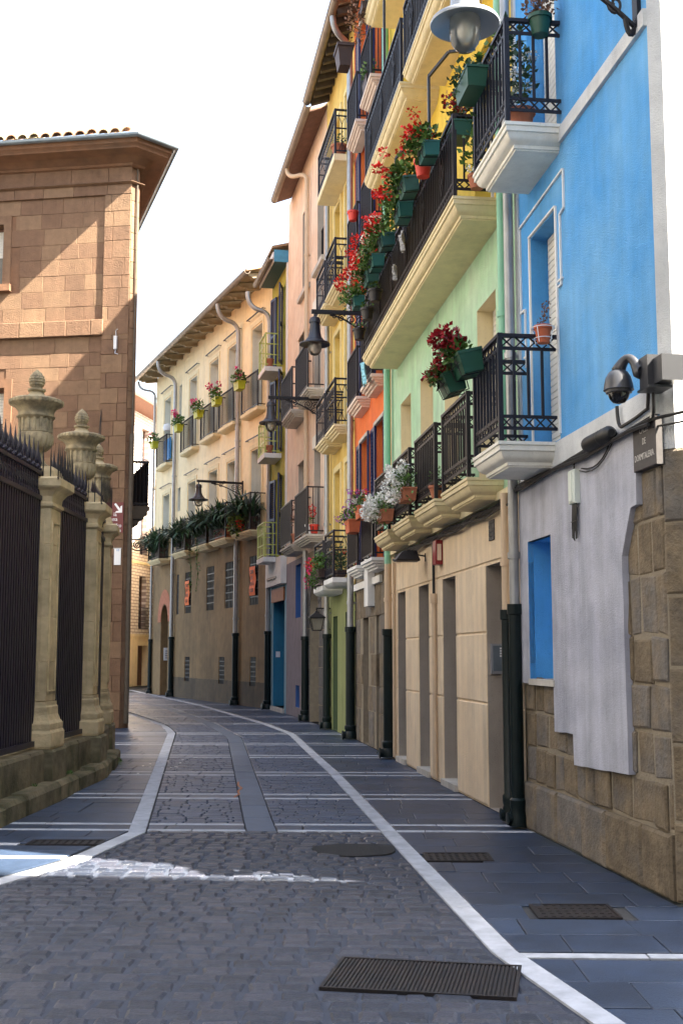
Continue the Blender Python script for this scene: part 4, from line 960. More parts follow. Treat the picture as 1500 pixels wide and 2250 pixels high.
for z in (5.0, 5.97): rl.bar(sp(1.0, .5, z), sp(4.2, .5, z), .05); rl.bar(sp(1.02, 0, z), sp(1.02, .5, z), .05)
rl.build('railing', 'black_iron', sbo)
mb = MB(); mb.box(.22, .29, .05, .12, 8.3, 8.6); mb.tube([(.25, .08, 8.62), (.25, .1, 8.72), (.2, .14, 8.74)], .012, 6); mb.tube([(.25, .08, 8.3), (.25, .12, 8.2), (.18, .12, 8.18)], .012, 6); mb.build('old_bracket', 'steel', sb)
mb = MB(); mb.tube(arc((.55, .07, 6.9), (.52, .09, 5.7), (.62, .1, 6.3)), .008, 5); mb.tube([(.56, .06, 6.95), (.56, .06, 4.9)], .008, 5); mb.build('loose_cable', 'cable', sb)
TR = (math.radians(90), 0, math.pi)
# brown tourist sign and white notice on the pilaster
s1 = thing('direction_sign', 'maroon direction sign with white arrow on the sandstone pilaster', 'sign', sf_.w(.17, .06, 4.2), sf_.rz); s1.scale = (1.05, 1, 1.05)
mb = MB(); mb.box(-.26, .17, 0, .015, 0, .64); mb.v = [(-x, y, z) for x, y, z in mb.v]; mb.build('panel', 'sign_brown', s1)
ar = MB(); extrude_uz(ar, [(-u, z) for u, z in [(-.03, .60), (.005, .625), (.105, .50), (.105, .55), (.145, .57), (.145, .42), (-.01, .42), (.02, .455), (.075, .46)]], .016, .02); ar.v = [(x - .0, y, z) for x, y, z in ar.v]; ar.build('arrow', 'sign_white', s1)
for tx, z, xr in (('ía', .385, -.03), ('una', .285, -.06 + .01), ('rrutiko', .15, -.14), ('lenda', .05, -.13)): text_mesh('lettering', tx, .115, 'sign_white', s1, (xr, .017, z), TR, .002, 'RIGHT', .95)
s2 = thing('notice_board', 'small white notice on the sandstone pilaster below the maroon sign', 'sign', sf_.w(.13, .06, 3.5), sf_.rz)
mb = MB(); mb.box(-.10, .05, 0, .012, 0, .36); mb.build('panel', 'sign_white', s2); text_mesh('lettering', '10', .07, 'blue_panel', s2, (-.03, .013, .32), TR, .001)
mb = MB(); mb.box(-.115, .065, .012, .018, .355, .37); mb.build('top_edge', 'steel', s2)
# ------------------------------------------------------------------ churchyard fence: pillars, urns, iron bays, low wall
PL = [(-3.58, 10.5), (-3.52, 13.42), (-3.48, 15.62), (-3.79, 18.18)]
PLAB = ['stone gate pillar just left of view', 'largest stone fence pillar, nearest the viewer', 'middle stone fence pillar between the two iron bays', 'farthest stone fence pillar, against the sandstone building']
def sq(prof, c=(0, 0)):
    return [[(c[0] - h, c[1] - h, z), (c[0] + h, c[1] - h, z), (c[0] + h, c[1] + h, z), (c[0] - h, c[1] + h, z)] for h, z in prof]
urn_prof = [(.17, 0), (.165, .03), (.12, .07), (.095, .13), (.098, .17), (.10, .195), (.14, .212), (.175, .25), (.198, .30), (.206, .35), (.20, .395), (.188, .405), (.195, .415), (.196, .44), (.195, .56), (.195, .575), (.212, .585), (.218, .60), (.205, .615), (.20, .65), (.215, .68), (.245, .715), (.28, .738), (.293, .752), (.293, .785), (.265, .805), (.15, .825), (.10, .85), (.083, .875), (.08, .895), (.102, .905), (.102, .925), (.07, .935)]
def umod(t, z):
    if .2 < z < .4: return 1 + .09 * (abs(math.cos(9 * t)) - .6) * math.sin((z - .2) / .2 * math.pi)
    if .43 < z < .565: return 1 - (.09 if math.cos(16 * t) > -.2 else 0)
    if .73 < z < .80: return 1 + .07 * abs(math.cos(14 * t))
    return 1
cone_prof = [(.03, .93)] + [(.088 * math.sin(math.pi * (.17 + .83 * k)) ** .8, .935 + .225 * k) for k in [i / 34 for i in range(34)]] + [(.004, 1.162)]
def cmod(t, z): return 1 + .12 * math.cos(6 * t + 90 * z) * math.cos(6 * t - 90 * z)
ubm = MB(); ubm.lathe(urn_prof, 144, mod=umod); uo = ubm.build('bowl', 'urnstone', None, smooth=True); UB = uo.data; bpy.data.objects.remove(uo)
cbm = MB(); cbm.lathe(cone_prof, 48, mod=cmod); co = cbm.build('pine_cone', 'urnstone', None, smooth='all'); UC = co.data; bpy.data.objects.remove(co)
ULAB = ['stone urn on the pillar just left of view', 'largest carved stone urn with pine cone finial, nearest', 'middle carved stone urn with pine cone finial', 'farthest carved stone urn, partly behind the middle one']
for i, (x, y) in enumerate(PL):
    nx = PL[min(i + 1, 3)]; pv = PL[max(i - 1, 0)]; rz = math.atan2(nx[1] - pv[1], nx[0] - pv[0]) - math.pi / 2
    t = thing('fence_pillar', PLAB[i], 'pillar', (x, y, 0), rz, 'fence pillars'); t.scale = (1.30, 1.05, 1) if i < 3 else (1.15, 1.0, 1)
    def part(nm, prof, m='pillarstone'):
        b = MB(); b.k = R.random(); b.rings(sq(prof), True, True, True); return b.build(nm, m, t)
    part('plinth', [(.30, .08), (.30, .50), (.285, .525)], 'plinthstone')
    part('base_block', [(.268, .53), (.275, .56), (.275, .70), (.262, .735)])
    part('base_moulding', [(.262, .74), (.262, .80), (.24, .84), (.225, .90), (.222, .98), (.213, 1.0), (.213, 1.04)])
    zs = [1.045, 1.48, 1.98, 2.39, 2.79, 3.2]
    for a, b in zip(zs, zs[1:]): part('shaft_stone', [(.198, a), (.203, a + .008), (.203, b - .008), (.198, b - .002)])
    pn = MB()
    for sx, sy in ((1, 0), (0, -1), (-1, 0), (0, 1)):
        for (p0, p1, z0, z1) in ((-.15, -.135, 1.15, 3.05), (.135, .15, 1.15, 3.05), (-.135, .135, 3.035, 3.05), (-.135, .135, 1.15, 1.165)):
            if sx: pn.box(min(sx * .2, sx * .214), max(sx * .2, sx * .214), p0, p1, z0, z1)
            else: pn.box(p0, p1, min(sy * .2, sy * .214), max(sy * .2, sy * .214), z0, z1)
    pn.build('panel_moulding', 'pillarstone', t)
    part('capital', [(.205, 3.2), (.225, 3.22), (.225, 3.25), (.21, 3.27), (.215, 3.33), (.25, 3.39), (.29, 3.42), (.30, 3.44), (.30, 3.52), (.27, 3.545)])
    part('top_block', [(.22, 3.55), (.21, 3.62), (.19, 3.675)])
    u_ = thing('stone_urn', ULAB[i], 'urn', (x, y, 3.677), rz, 'urns on the fence pillars')
    for me, nm in ((UB, 'bowl'), (UC, 'pine_cone')):
        q = bpy.data.objects.new(nm, me); COL.objects.link(q); q.parent = u_
BLAB = ['dark iron fence bay at the left edge of the picture', 'dark iron fence bay between the two nearest visible pillars', 'dark iron fence bay between the middle and farthest pillars']
WLAB = ['mossy low stone wall under the nearest fence bay', 'mossy low stone wall between the two nearest visible pillars', 'mossy low stone wall between the middle and farthest pillars']
barm = MB(); barm.box(-.021, .021, -.021, .021, 0, 1); bo = barm.build('bar', 'fence_iron'); BARM = bo.data; bpy.data.objects.remove(bo)
finm = MB(); finm.lathe([(.012, 0), (.03, .03), (.03, .05), (.012, .07), (.022, .11), (.026, .14), (.014, .20), (.002, .30)], 8); fo = finm.build('spear_finial', 'fence_iron', None, smooth=True); FINM = fo.data; bpy.data.objects.remove(fo)
for i in range(3):
    (x0, y0), (x1, y1) = PL[i], PL[i + 1]; L_ = math.hypot(x1 - x0, y1 - y0); rz = math.atan2(y1 - y0, x1 - x0)
    t = thing('iron_fence', BLAB[i], 'fence', (x0 + .13, y0, 0), rz, 'iron fence bays')
    a, b = .21, L_ - .21
    for y_, z0_, z1_ in ((.05, .56, .62), (.035, 3.28, 3.33), (.04, 3.56, 3.60)): r = MB(); r.box(a, b, -y_, y_, z0_, z1_); r.build('rail', 'fence_iron', t)
    sh = MB(); sh.box(a, b, .012, .018, .62, 3.28); sh.build('back_sheet', 'fence_iron', t)
    n = int((b - a) / .085)
    fr = MB()
    for j in range(n):
        u = a + (b - a) * (j + .5) / n
        q = bpy.data.objects.new('bar', BARM); COL.objects.link(q); q.parent = t; q.location = (u, 0, .62); q.scale = (1, 1, 2.66)
        q = bpy.data.objects.new('spear_finial', FINM); COL.objects.link(q); q.parent = t; q.location = (u, 0, 3.6); q.scale = (1, 1, 1.15 if j % 2 else .75)
        cx, cz, rr = u, 3.445, .036
        fr.tube([(cx + rr * math.cos(2 * math.pi * k / 8), 0, cz + rr * 1.7 * math.sin(2 * math.pi * k / 8)) for k in range(9)], .011, 5, False)
        fr.box(cx - .012, cx + .012, -.012, .012, 3.33, 3.56); fr.box(cx - .03, cx + .03, -.008, .008, 3.425, 3.465)
    fr.build('frieze', 'fence_iron', t)
    wl = thing('low_wall', WLAB[i], 'wall', (x0, y0, 0), rz, 'low stone walls under the fence')
    lp, u = [], .31
    while u < L_ - .34:
        e = min(u + R.uniform(.75, 1.15), L_ - .31)
        if L_ - .31 - e < .4: e = L_ - .31
        m_ = MB(); m_.k = R.random(); m_.rings([[(u + .006 + d, -.30 + d, z), (e - .006 - d, -.30 + d, z), (e - .006 - d, .2, z), (u + .006 + d, .2, z)] for d, z in ((0, .05), (0, .49), (.018, .525))], True, False, True); m_.build('wall_stone', 'plinthstone', wl); u = e
    u = -.3
    while u < L_ - .3:
        e = min(u + R.uniform(.7, 1.3), L_ - .3)
        if L_ - .3 - e < .35: e = L_ - .3
        m_ = MB(); m_.k = R.random(); yo = -.46 - R.uniform(0, .035); m_.rings([[(u + .008 + d, yo + d, z), (e - .008 - d, yo + d, z), (e - .008 - d, .2, z), (u + .008 + d, .2, z)] for d, z in ((0, -.02), (0, .14), (.03, .175 + R.uniform(-.02, .02)))], True, False, True); m_.build('step_stone', 'plinthstone', wl); u = e
# security spikes around the first pillar tops
for i, lb in ((1, 'thin iron spikes around the nearest pillar top'), (2, 'thin iron spikes around the middle pillar top')):
    x, y = PL[i]; mb = MB()
    for k in range(9):
        a = -.34 + .085 * k; mb.lathe([(.006, 0), (.008, .25), (.001, .42)], 5, (.36, a, 3.5)); mb.lathe([(.006, 0), (.008, .25), (.001, .42)], 5, (a, -.27, 3.5))
    mb.bar((.36, -.36, 3.52), (.36, .36, 3.52), .012); mb.bar((-.36, -.27, 3.53), (.36, -.27, 3.53), .012)
    o = mb.build('spike_guard', 'black_iron'); o.location = (x, y, 0); tag(o, lb, 'spikes', 'spike guards')
# ------------------------------------------------------------------ plants, lamps, boxes, signs
def rdir(up=0.):
    v = Vector((R.gauss(0, 1), R.gauss(0, 1), R.gauss(0, 1) + up)); return v.normalized()
def leaf(mb, p, d, l, w):
    s = d.cross(Vector((R.random() - .5, R.random() - .5, R.random() + .2))).normalized() * (w / 2); c = p + d * l * .5 + Vector((0, 0, -.08 * l))
    i = len(mb.v); mb.v += [p, c + s, p + d * l, c - s]; mb.k = R.random(); mb.face((i, i + 1, i + 2, i + 3))
def foliage(mb, c, rx, ry, rz, n, size, up=.5):
    c = Vector(c)
    for _ in range(n):
        q = rdir(); k = R.random() ** .45; p = c + Vector((q.x * rx, q.y * ry, q.z * rz)) * k
        leaf(mb, p, (rdir(up) + q * .8).normalized(), size * R.uniform(.6, 1.25), size * R.uniform(.5, .9))
def heads(mb, pts, r, n=26):
    for p in pts:
        p = Vector(p)
        for _ in range(n):
            q = rdir(); leaf(mb, p + q * r * R.uniform(.5, 1), (q + rdir() * .8).normalized(), r * .75, r * .7)
def stems(mb, c, pts, r=.003):
    for p in pts: mb.tube(arc(c, p, ((c[0] + p[0]) / 2, (c[1] + p[1]) / 2, p[2] + .02), 4), r, 4, False)
def blades(mb, c, n, ln, sx, sy, w=.035):
    for _ in range(n):
        a = R.uniform(0, 2 * math.pi); b = Vector(c) + Vector((R.uniform(-sx, sx), R.uniform(-sy, sy), 0)); d = Vector((math.cos(a), math.sin(a), 0)); l = ln * R.uniform(.55, 1.1); dr = R.uniform(.3, 1.0)
        pts = [b + d * (l * .75 * t * dr) + Vector((0, 0, l * (t * .95 - dr * .95 * t * t))) for t in (0, .3, .55, .8, 1)]
        s = d.cross(Vector((0, 0, 1))) * w * .5; i = len(mb.v); ws = (.6, 1, .9, .6, .05); mb.k = R.random()
        for p, k in zip(pts, ws): mb.v += [p - s * k, p + s * k]
        for j in range(4): mb.face((i + 2 * j, i + 2 * j + 1, i + 2 * j + 3, i + 2 * j + 2))
def trough(mb, w, d, h):
    """window box: tapered, open, with rim"""
    q = lambda a, b, z: [(-a, -b, z), (a, -b, z), (a, b, z), (-a, b, z)]
    mb.rings([q(w * .42, d * .40, 0), q(w * .48, d * .47, h * .88), q(w * .5, d * .5, h * .88), q(w * .5, d * .5, h), q(w * .46, d * .44, h), q(w * .44, d * .42, h * .8)], True, True, True)
def pot(mb, r, h):
    mb.lathe([(r * .68, 0), (r * .92, h * .8), (r * 1.05, h * .8), (r * 1.05, h), (r * .93, h), (r * .9, h * .85)], 18)
def planter(name, label, F, u, o, z, body, size, bm_, lm, fols, fl=None, tilt=0, group=None, holder=False):
    """fols: (center, radii, n, leaf size); fl: (material, head points, head radius)"""
    t = thing(name, label, 'flower box' if body == 'trough' else 'flower pot', F.w(u, o, z), F.rz, group); t.rotation_euler = (tilt, 0, F.rz)
    b = MB(); trough(b, *size) if body == 'trough' else pot(b, *size); b.build('pot' if body != 'trough' else 'box', bm_, t, smooth=True)
    f = MB(); top = size[2] if body == 'trough' else size[1]
    for c, r_, n, s in fols: foliage(f, (c[0], c[1], top + c[2]), *r_, n, s)
    for fm, pts, r_ in (fl or []):
        stems(f, (0, 0, top), [(p[0], p[1], top + p[2]) for p in pts])
    if f.v: tag(f.build('foliage', lm, t, fix=False), kind='stuff')
    for fm, pts, r_ in (fl or []):
        q = MB(); heads(q, [(p[0], p[1], top + p[2]) for p in pts], r_); tag(q.build('flowers', fm, t, fix=False), kind='stuff')
    if holder:
        w, d, h = size; q = MB()
        for x in (-w * .3, w * .3): q.tube([(x, -d * .6, h * 1.05), (x, -d * .55, -.01), (x, d * .5, -.01), (x, d * .56, h * .5)], .006, 5)
        q.tube([(-w * .5, d * .57, h * .5), (w * .5, d * .57, h * .5)], .006, 5); q.tube(arc((-w * .3, d * .57, h * .5), (w * .3, d * .57, h * .5), (0, d * .57, h * 1.1)), .006, 5); q.build('wire_holder', 'black_iron', t)
    return t
def rp(n, sx, sy, z0, z1, cx=0, cy=0): return [(cx + R.uniform(-sx, sx), cy + R.uniform(-sy, sy), R.uniform(z0, z1)) for _ in range(n)]
F0, F1, F2, F3, F4, F5, F6 = FB
# boxes along the long balcony of the mint house
ladj = ['nearest', 'second', 'third', 'fourth', 'fifth', 'sixth', 'farthest']
for k, u in enumerate((.95, 1.98, 2.68, 3.60, 4.55, 5.25, 6.25)):
    nf = (9, 6, 16, 6, 8, 14, 7)[k]
    planter('flower_box', f'{ladj[k]} teal flower box of red geraniums along the long mint house balcony', F1, u, .655 + .03 * math.sin(k * 2.3), 6.70 + .03 * math.sin(k * 1.7), 'trough', (.36 + .04 * (k % 3), .18 + .01 * (k % 2), .15 + .012 * (k % 3)), ('teal_plastic', 'teal_dull', 'teal_plastic', 'teal_dark')[k % 4], 'leaf', [((0, .05, .07), (.25, .17, .14), 230, .07), ((.1, .15, .0), (.18, .11, .13), 90, .065)],
            [('petal_red', rp(nf + 3, .26, .18, .08, .34, .04, .12), .056)] + ([('petal_white', rp(2, .2, .12, .02, .1, 0, .12), .035)] if k in (5, 6) else []), math.radians((-3, -7, -2, -9, -4, -6, -3)[k]), 'geranium boxes on the long balcony', True)
planter('flower_pot', 'bright red plastic pot between two teal geranium boxes on the long balcony', F1, 1.48, .62, 6.74, 'pot', (.10, .19), 'red_plastic', 'leaf', [((0, 0, .05), (.12, .12, .1), 60, .05)], [('petal_white', rp(1, .05, .05, .08, .12), .035), ('petal_red', rp(2, .08, .08, .1, .2), .035)])
for k, (u, z) in enumerate(((5.75, 6.36), (4.98, 6.4), (6.62, 6.30))): planter('flower_pot', ['small black pot hung low between the far teal boxes', 'small black pot hung low under the sixth teal box', 'farthest black pot with trailing stems at the end of the long balcony'][k], F1, u, .62, z, 'pot', (.10, .17), 'black_plastic', 'leaf', [((0, 0, .03), (.1, .1, .08), 40, .05)])
planter('flower_box', 'dark red roses at the near end of the long mint house balcony', F1, .62, .40, 6.78, 'trough', (.34, .2, .16), 'green_plastic', 'leaf_dark', [((0, 0, .16), (.2, .16, .2), 90, .06)], [('petal_dark_red', rp(9, .2, .16, .15, .42), .062)])
# blue house balconies
planter('flower_box', 'large dark green box of deep red geraniums hanging off the blue house balcony', F0, 2.68, .63, 4.02, 'trough', (.38, .22, .2), 'green_plastic', 'leaf', [((.05, .06, .04), (.2, .14, .11), 300, .06)], [('petal_dark_red', rp(13, .19, .12, .08, .22, .06, .1), .068), ('petal_white', rp(1, .05, .05, .1, .12, .2, .15), .04)], math.radians(-14), None, True)
planter('flower_box', 'second dark green box hanging tilted beside the large one at the blue house', F0, 2.98, .70, 3.92, 'trough', (.32, .2, .19), 'green_plastic', 'leaf', [((.05, .06, .02), (.17, .12, .08), 180, .055)], [('petal_dark_red', rp(8, .15, .11, .05, .15, .1, .1), .064)], math.radians(-18), None, True)
pt = planter('flower_pot', 'terracotta pot of dry stems in a white wire holder on the lower blue balcony rail', F0, 2.12, .13, 4.18, 'pot', (.075, .15), 'terracotta', 'leaf_dry', [((-.07, 0, .07), (.03, .03, .05), 16, .03), ((.02, 0, .04), (.06, .04, .03), 20, .03)], [('leaf_dry', [(-.1, 0, .15)], .03)])
q = MB()
for z, r_ in ((.04, .075), (.13, .10)): q.tube([(r_ * math.cos(2 * math.pi * j / 14), r_ * math.sin(2 * math.pi * j / 14), z) for j in range(15)], .004, 5, False)
for j in range(4): a = math.pi / 4 + math.pi / 2 * j; q.tube([(.07 * math.cos(a), .07 * math.sin(a), 0), (.1 * math.cos(a), .1 * math.sin(a), .13)], .004, 5)
q.build('wire_holder', 'sign_white', pt)
planter('flower_pot', 'green pot of reddish succulents on the upper blue balcony rail', F0, 1.86, .18, 6.80, 'pot', (.10, .17), 'green_plastic', 'leaf_dry', [((0, 0, .1), (.2, .14, .13), 260, .045)])
planter('flower_pot', 'terracotta pot with a leafy shrub standing on the upper blue balcony', F0, 2.05, .30, 6.035, 'pot', (.115, .17), 'terracotta_dull', 'leaf_dark', [((.05, 0, .35), (.16, .14, .30), 190, .06), ((.2, .05, .75), (.15, .12, .2), 80, .07)], [('petal_white', rp(6, .12, .1, .25, .5), .035)])
planter('flower_box', 'dark box of trailing leaves hung on the front of the upper blue balcony', F0, 2.62, .60, 6.60, 'trough', (.5, .2, .18), 'green_plastic', 'leaf_dark', [((.05, .03, .03), (.26, .15, .14), 170, .06), ((.25, 0, -.1), (.1, .1, .16), 50, .055)])
planter('climbing_plant', 'leggy climbing plant rising between mint and blue house balconies', F1, .34, .30, 6.16, 'pot', (.09, .14), 'terracotta_dull', 'leaf', [((0, .02, .25), (.15, .12, .26), 70, .075), ((.05, -.05, .8), (.13, .1, .3), 45, .08), ((-.1, -.1, 1.3), (.1, .1, .25), 24, .09)], [('petal_white', rp(3, .1, .1, .0, .2), .03)])
# mint house first-floor petunias
planter('flower_box', 'cascade of white petunias on the farthest mint house balcony', F1, 5.22, .46, 3.36, 'trough', (.5, .18, .16), 'terracotta_dull', 'leaf', [((0, .05, .03), (.36, .16, .22), 260, .05)], [('petal_white', rp(52, .34, .14, -.12, .22, .05, .14), .046)])
planter('flower_box', 'cascade of white petunias on the second mint house balcony', F1, 3.50, .46, 3.42, 'trough', (.45, .18, .16), 'terracotta_dull', 'leaf', [((-.02, .04, .05), (.30, .15, .26), 260, .05)], [('petal_white', rp(48, .26, .12, -.12, .30, .08, .14), .046)])
planter('flower_pot', 'brown pot at the corner of the second mint house balcony', F1, 2.42, .30, 3.33, 'pot', (.1, .14), 'terracotta_dull', 'leaf', [((0, 0, .1), (.1, .08, .12), 60, .04)])
# orange house
planter('flower_box', 'orange plastic box of purple and white geraniums, higher one beside the mint balcony', F2, .35, .40, 3.70, 'trough', (.4, .22, .2), 'terracotta', 'leaf', [((.1, .05, .08), (.3, .16, .16), 220, .05)], [('petal_purple', rp(6, .18, .1, .05, .28, .3, .12), .045), ('petal_white', rp(4, .25, .1, .1, .26, .1, .1), .04), ('petal_pink', rp(2, .1, .1, .16, .26, -.1, .05), .04)])
planter('flower_box', 'orange plastic box of purple geraniums, lower one over the mustard balcony', F2, 1.95, .34, 3.64, 'trough', (.5, .22, .22), 'terracotta', 'leaf', [((.1, .05, .06), (.42, .16, .15), 230, .055)], [('petal_purple', rp(7, .45, .1, .02, .24, .4, .1), .05)])
planter('flower_pot', 'terracotta pot in a ring on the orange house second-floor railing', F2, 2.0, .32, 9.25, 'pot', (.1, .17), 'red_plastic', 'leaf', [])
planter('flower_box', 'leafy green plant on the orange house top balcony', F2, 1.0, .18, 11.25, 'trough', (.5, .18, .15), 'brown_box', 'leaf', [((0, 0, .12), (.3, .14, .2), 160, .06)])
planter('flower_box', 'reddish trailing plant hanging from the highest balcony beside the eaves', F1, 6.6, .5, 11.55, 'trough', (.4, .2, .1), 'brown_box', 'leaf_dry', [((.2, .1, -.12), (.3, .2, .36), 260, .055)])
# mustard house
planter('flower_box', 'red geraniums tumbling over the first mustard house balcony', F3, 1.5, .44, 3.1, 'trough', (.7, .2, .16), 'brown_box', 'leaf', [((0, .02, .1), (.55, .18, .26), 340, .075), ((.4, .1, -.15), (.25, .14, .2), 130, .07)], [('petal_red', rp(10, .2, .14, -.05, .22, .55, .16), .055), ('petal_pink', rp(5, .4, .1, -.3, .3, .4, .2), .05)])
planter('flower_box', 'green leafy plants filling the near first-floor mustard balcony', F3, .55, .22, 3.05, 'trough', (.8, .2, .12), 'brown_box', 'leaf_dark', [((0, 0, .2), (.5, .17, .3), 320, .07)], [('petal_red', rp(2, .3, .1, .3, .4), .04)])
planter('flower_pot', 'brown pot with small plant on the top mustard balcony', F3, .15, .28, 11.4, 'pot', (.16, .22), 'terracotta_dull', 'leaf_dark', [((0, 0, .1), (.15, .15, .16), 60, .06)])
# peach house
planter('flower_pot', 'small painted pot with one red geranium on the near peach balcony', F4, .62, .25, 4.27, 'pot', (.13, .22), 'sign_white', 'leaf', [((0, 0, .08), (.12, .1, .1), 40, .06)], [('petal_red', rp(2, .08, .06, .2, .4), .07)])
planter('flower_pot', 'red pot beside the painted one on the near peach balcony', F4, .42, .2, 4.27, 'pot', (.11, .2), 'red_plastic', 'leaf', [])
planter('flower_pot', 'spiky dry plant between the two lower peach balconies', F4, 2.5, .3, 4.27, 'pot', (.12, .2), 'terracotta_dull', 'leaf_dry', [((0, 0, .4), (.1, .12, .45), 60, .09)])
# olive house
for k, (z, lb) in enumerate(((7.24, 'terracotta pot on the middle olive house balcony'), (9.74, 'terracotta pot on the top olive house balcony'))): planter('flower_pot', lb, F5, 1.0, .34, z, 'pot', (.13, .2), 'terracotta_dull', 'leaf', [((0, 0, .03), (.1, .1, .05), 16, .05)] if k else [])
# cream house: lime window boxes above, strap-leaved plants below
for k, (a, b) in enumerate(CW):
    c = (a + b) / 2
    nm = ['nearest', 'second', 'third', 'fourth', 'farthest'][k]
    planter('flower_box', f'{nm} lime green box of pink geraniums on the upper cream house railing', F6, c + .42, .44, 9.78, 'trough', (.52, .26, .26), 'lime_plastic', 'leaf', [((0, .03, .12), (.42, .2, .24), 190, .11)], [('petal_pink', rp((3, 5, 3, 4, 2)[k], .3, .15, .2, .5, .25, .05), .095)], 0, 'lime boxes on the cream house', False)
    t = thing('strap_plant', ['potted red begonias and strap leaves on the nearest lower cream balcony', 'dark strap-leaved plant in a wooden tub on the second lower cream balcony', 'dark strap-leaved plant with trailing vine on the third lower cream balcony', 'dark strap-leaved plant with small orange pot on the fourth lower cream balcony', 'dark strap-leaved plant on the farthest lower cream balcony'][k], 'plant', F6.w(c, .28, 5.28), F6.rz, 'plants on the lower cream balconies')
    p_ = MB(); trough(p_, 1.3, .3, .42); p_.build('tub', ['brown_box', 'terracotta_dull', 'brown_box', 'brown_box', 'brown_box'][k], t)
    m_ = MB(); blades(m_, (0, .08, .34), 190 if k else 110, 1.55, .62, .12, .085); blades(m_, (0, .2, .4), 90, 1.3, .7, .05, .08); foliage(m_, (0, .05, .35), .8, .25, .3, 160, .16); tag(m_.build('leaves', 'leaf_dark', t, fix=False), kind='stuff')
    if k == 0:
        f_ = MB(); foliage(f_, (.2, .2, .3), .9, .22, .4, 420, .13); tag(f_.build('foliage', 'leaf_yellow', t, fix=False), kind='stuff'); f_ = MB(); heads(f_, rp(12, .7, .15, .1, .75, .1, .25), .075, 18); tag(f_.build('flowers', 'petal_red', t, fix=False), kind='stuff')
    if k == 2:
        v = MB()
        for x in (-.1, .75):
            pts = [(x + .1 * math.sin(z * 5), .27, -z) for z in [i * .15 for i in range(11)]]; v.tube(pts, .01, 4)
            for p in pts: foliage(v, p, .07, .05, .06, 6, .08)
        tag(v.build('vine', 'leaf', t, fix=False), kind='stuff')
mb = MB(); mb.box(-.55, .55, 0, .03, 0, .85)
for i in range(4): mb.box(-.55, .55, .03, .036, .15 + .2 * i, .17 + .2 * i)
o = mb.build('blue_screen', 'blue_panel'); o.location = F6.w(12.4, .08, 9.2); o.rotation_euler = (0, 0, F6.rz); tag(o, 'blue plastic screen behind the farthest upper cream balcony railing', 'screen')
mb = MB(); mb.lathe([(0, 0), (.15, .05), (.19, .18), (.15, .31), (0, .36)], 14); o = mb.build('globe_light', 'sign_white', None, smooth=True); o.location = F6.w(13.0, -.05, 10.45); tag(o, 'white globe light in the farthest upper cream window', 'light')
# ---- street lamps
def scroll(mb, c, r, turns, s, w, a0=0.):
    pts = []
    for i in range(int(turns * 14) + 1):
        t = i / 14 * 2 * math.pi; k = r * (1 - i / (turns * 14) * .85); pts.append((0, c[0] + s * k * math.cos(t + a0), c[1] + k * math.sin(t + a0)))
    mb.tube(pts, w, 5)
def wall_lamp(label, F, u, z, reach, dia, sm='lamp_grey', drop=.60, bk='black_iron', k=1., jr=.62, bz=1.):
    t = thing('street_lamp', label, 'street lamp', F.w(u, 0, z), F.rz, 'bell shaped street lamps')
    b = MB(); b.box(-.03, .03, -.02, reach + .06, -.035, .035); b.box(-.045, .045, -.02, .03, -.42, .08); b.box(-.036, .036, reach * .42, reach * .42 + .05, -.045, .045)
    b.tube([(0, reach * .72 - k * reach * .70, -.05 - .36 * (k ** 1.6)) for k in [i / 10 for i in range(11)]], .017, 6)
    for c, r, tn, s, a0 in (((.12, -.15), .085, 1.6, 1, .3), ((.30, -.13), .10, 1.8, 1, 2.2), ((.17, -.29), .07, 1.5, -1, 1.0), ((reach * .50, -.10), .07, 1.6, -1, .4), ((reach * .64, -.075), .045, 1.5, 1, 0)): scroll(b, c, r, tn, s, .011, a0)
    b.tube(arc((0, .02, -.40), (0, .10, -.36), (0, .08, -.5)), .02, 6); b.v = [(v[0], v[1], v[2] * bz if v[2] < -.05 else v[2]) for v in [tuple(q) for q in b.v]]
    b.build('bracket', bk, t, smooth=True)
    r = dia / 2; s = MB(); y = reach; d = drop
    s.tube([(0, y, -.02), (0, y, -.12)], .02, 8)
    s.lathe([(0, -.10), (.05 * k, -.10), (.085 * k, -.12), (.10 * k, -.16), (.102 * k, -.21), (.088 * k, -.215), (.088 * k, -.24), (.092 * k, -.30), (.098 * k, -.37), (max(.105 * k, r * jr * .72), -d + .13), (r * jr, -d + .07), (r * jr * 1.03, -d + .055), (r * .96, -d + .02), (r, -d), (r * .99, -d - .012), (r * .55, -d + .04), (.02, -d + .06)], 36, (0, y, 0), caps=False); so_ = s.build('shade', sm, t, smooth=True)
    g_ = MB(); gr = r * .46; g_.lathe([(gr * .96, -d + .03), (gr, -d - .03), (gr * .98, -d - .08), (gr * .86, -d - .14), (gr * .55, -d - .19), (.004, -d - .21)], 24, (0, y, 0), caps=False); g_.build('globe', 'globe', t, smooth='all', fix=True)
    l_ = MB(); l_.lathe([(.03, -d + .03), (.035, -d - .0), (.05, -d - .04), (.052, -d - .07), (.03, -d - .115), (0, -d - .12)], 14, (0, y, 0)); l_.build('bulb', 'frame_white', t, smooth='all')
    return t
wall_lamp('largest street lamp, grey bell with glass globe, at the top over the blue house', F0, .14, 6.51, 1.25, .48, 'lamp_light', .64, k=.95, jr=.46, bz=1.42)
wall_lamp('grey bell street lamp on the orange house, hanging before the peach front', F2, 2.35, 7.66, .96, .55)
wall_lamp('grey bell street lamp on the mustard and peach party wall, lower than its neighbour', F4, .75, 7.42, 1.16, .54)
wall_lamp('small dark bell street lamp on the cream house above the strap plants', F6, 2.75, 6.98, 1.45, .62)
wb = thing('lamp_bracket', 'scrolled iron bracket beyond the sandstone corner balcony', 'lamp bracket', F6.w(14.3, 0, 6.2), F6.rz)
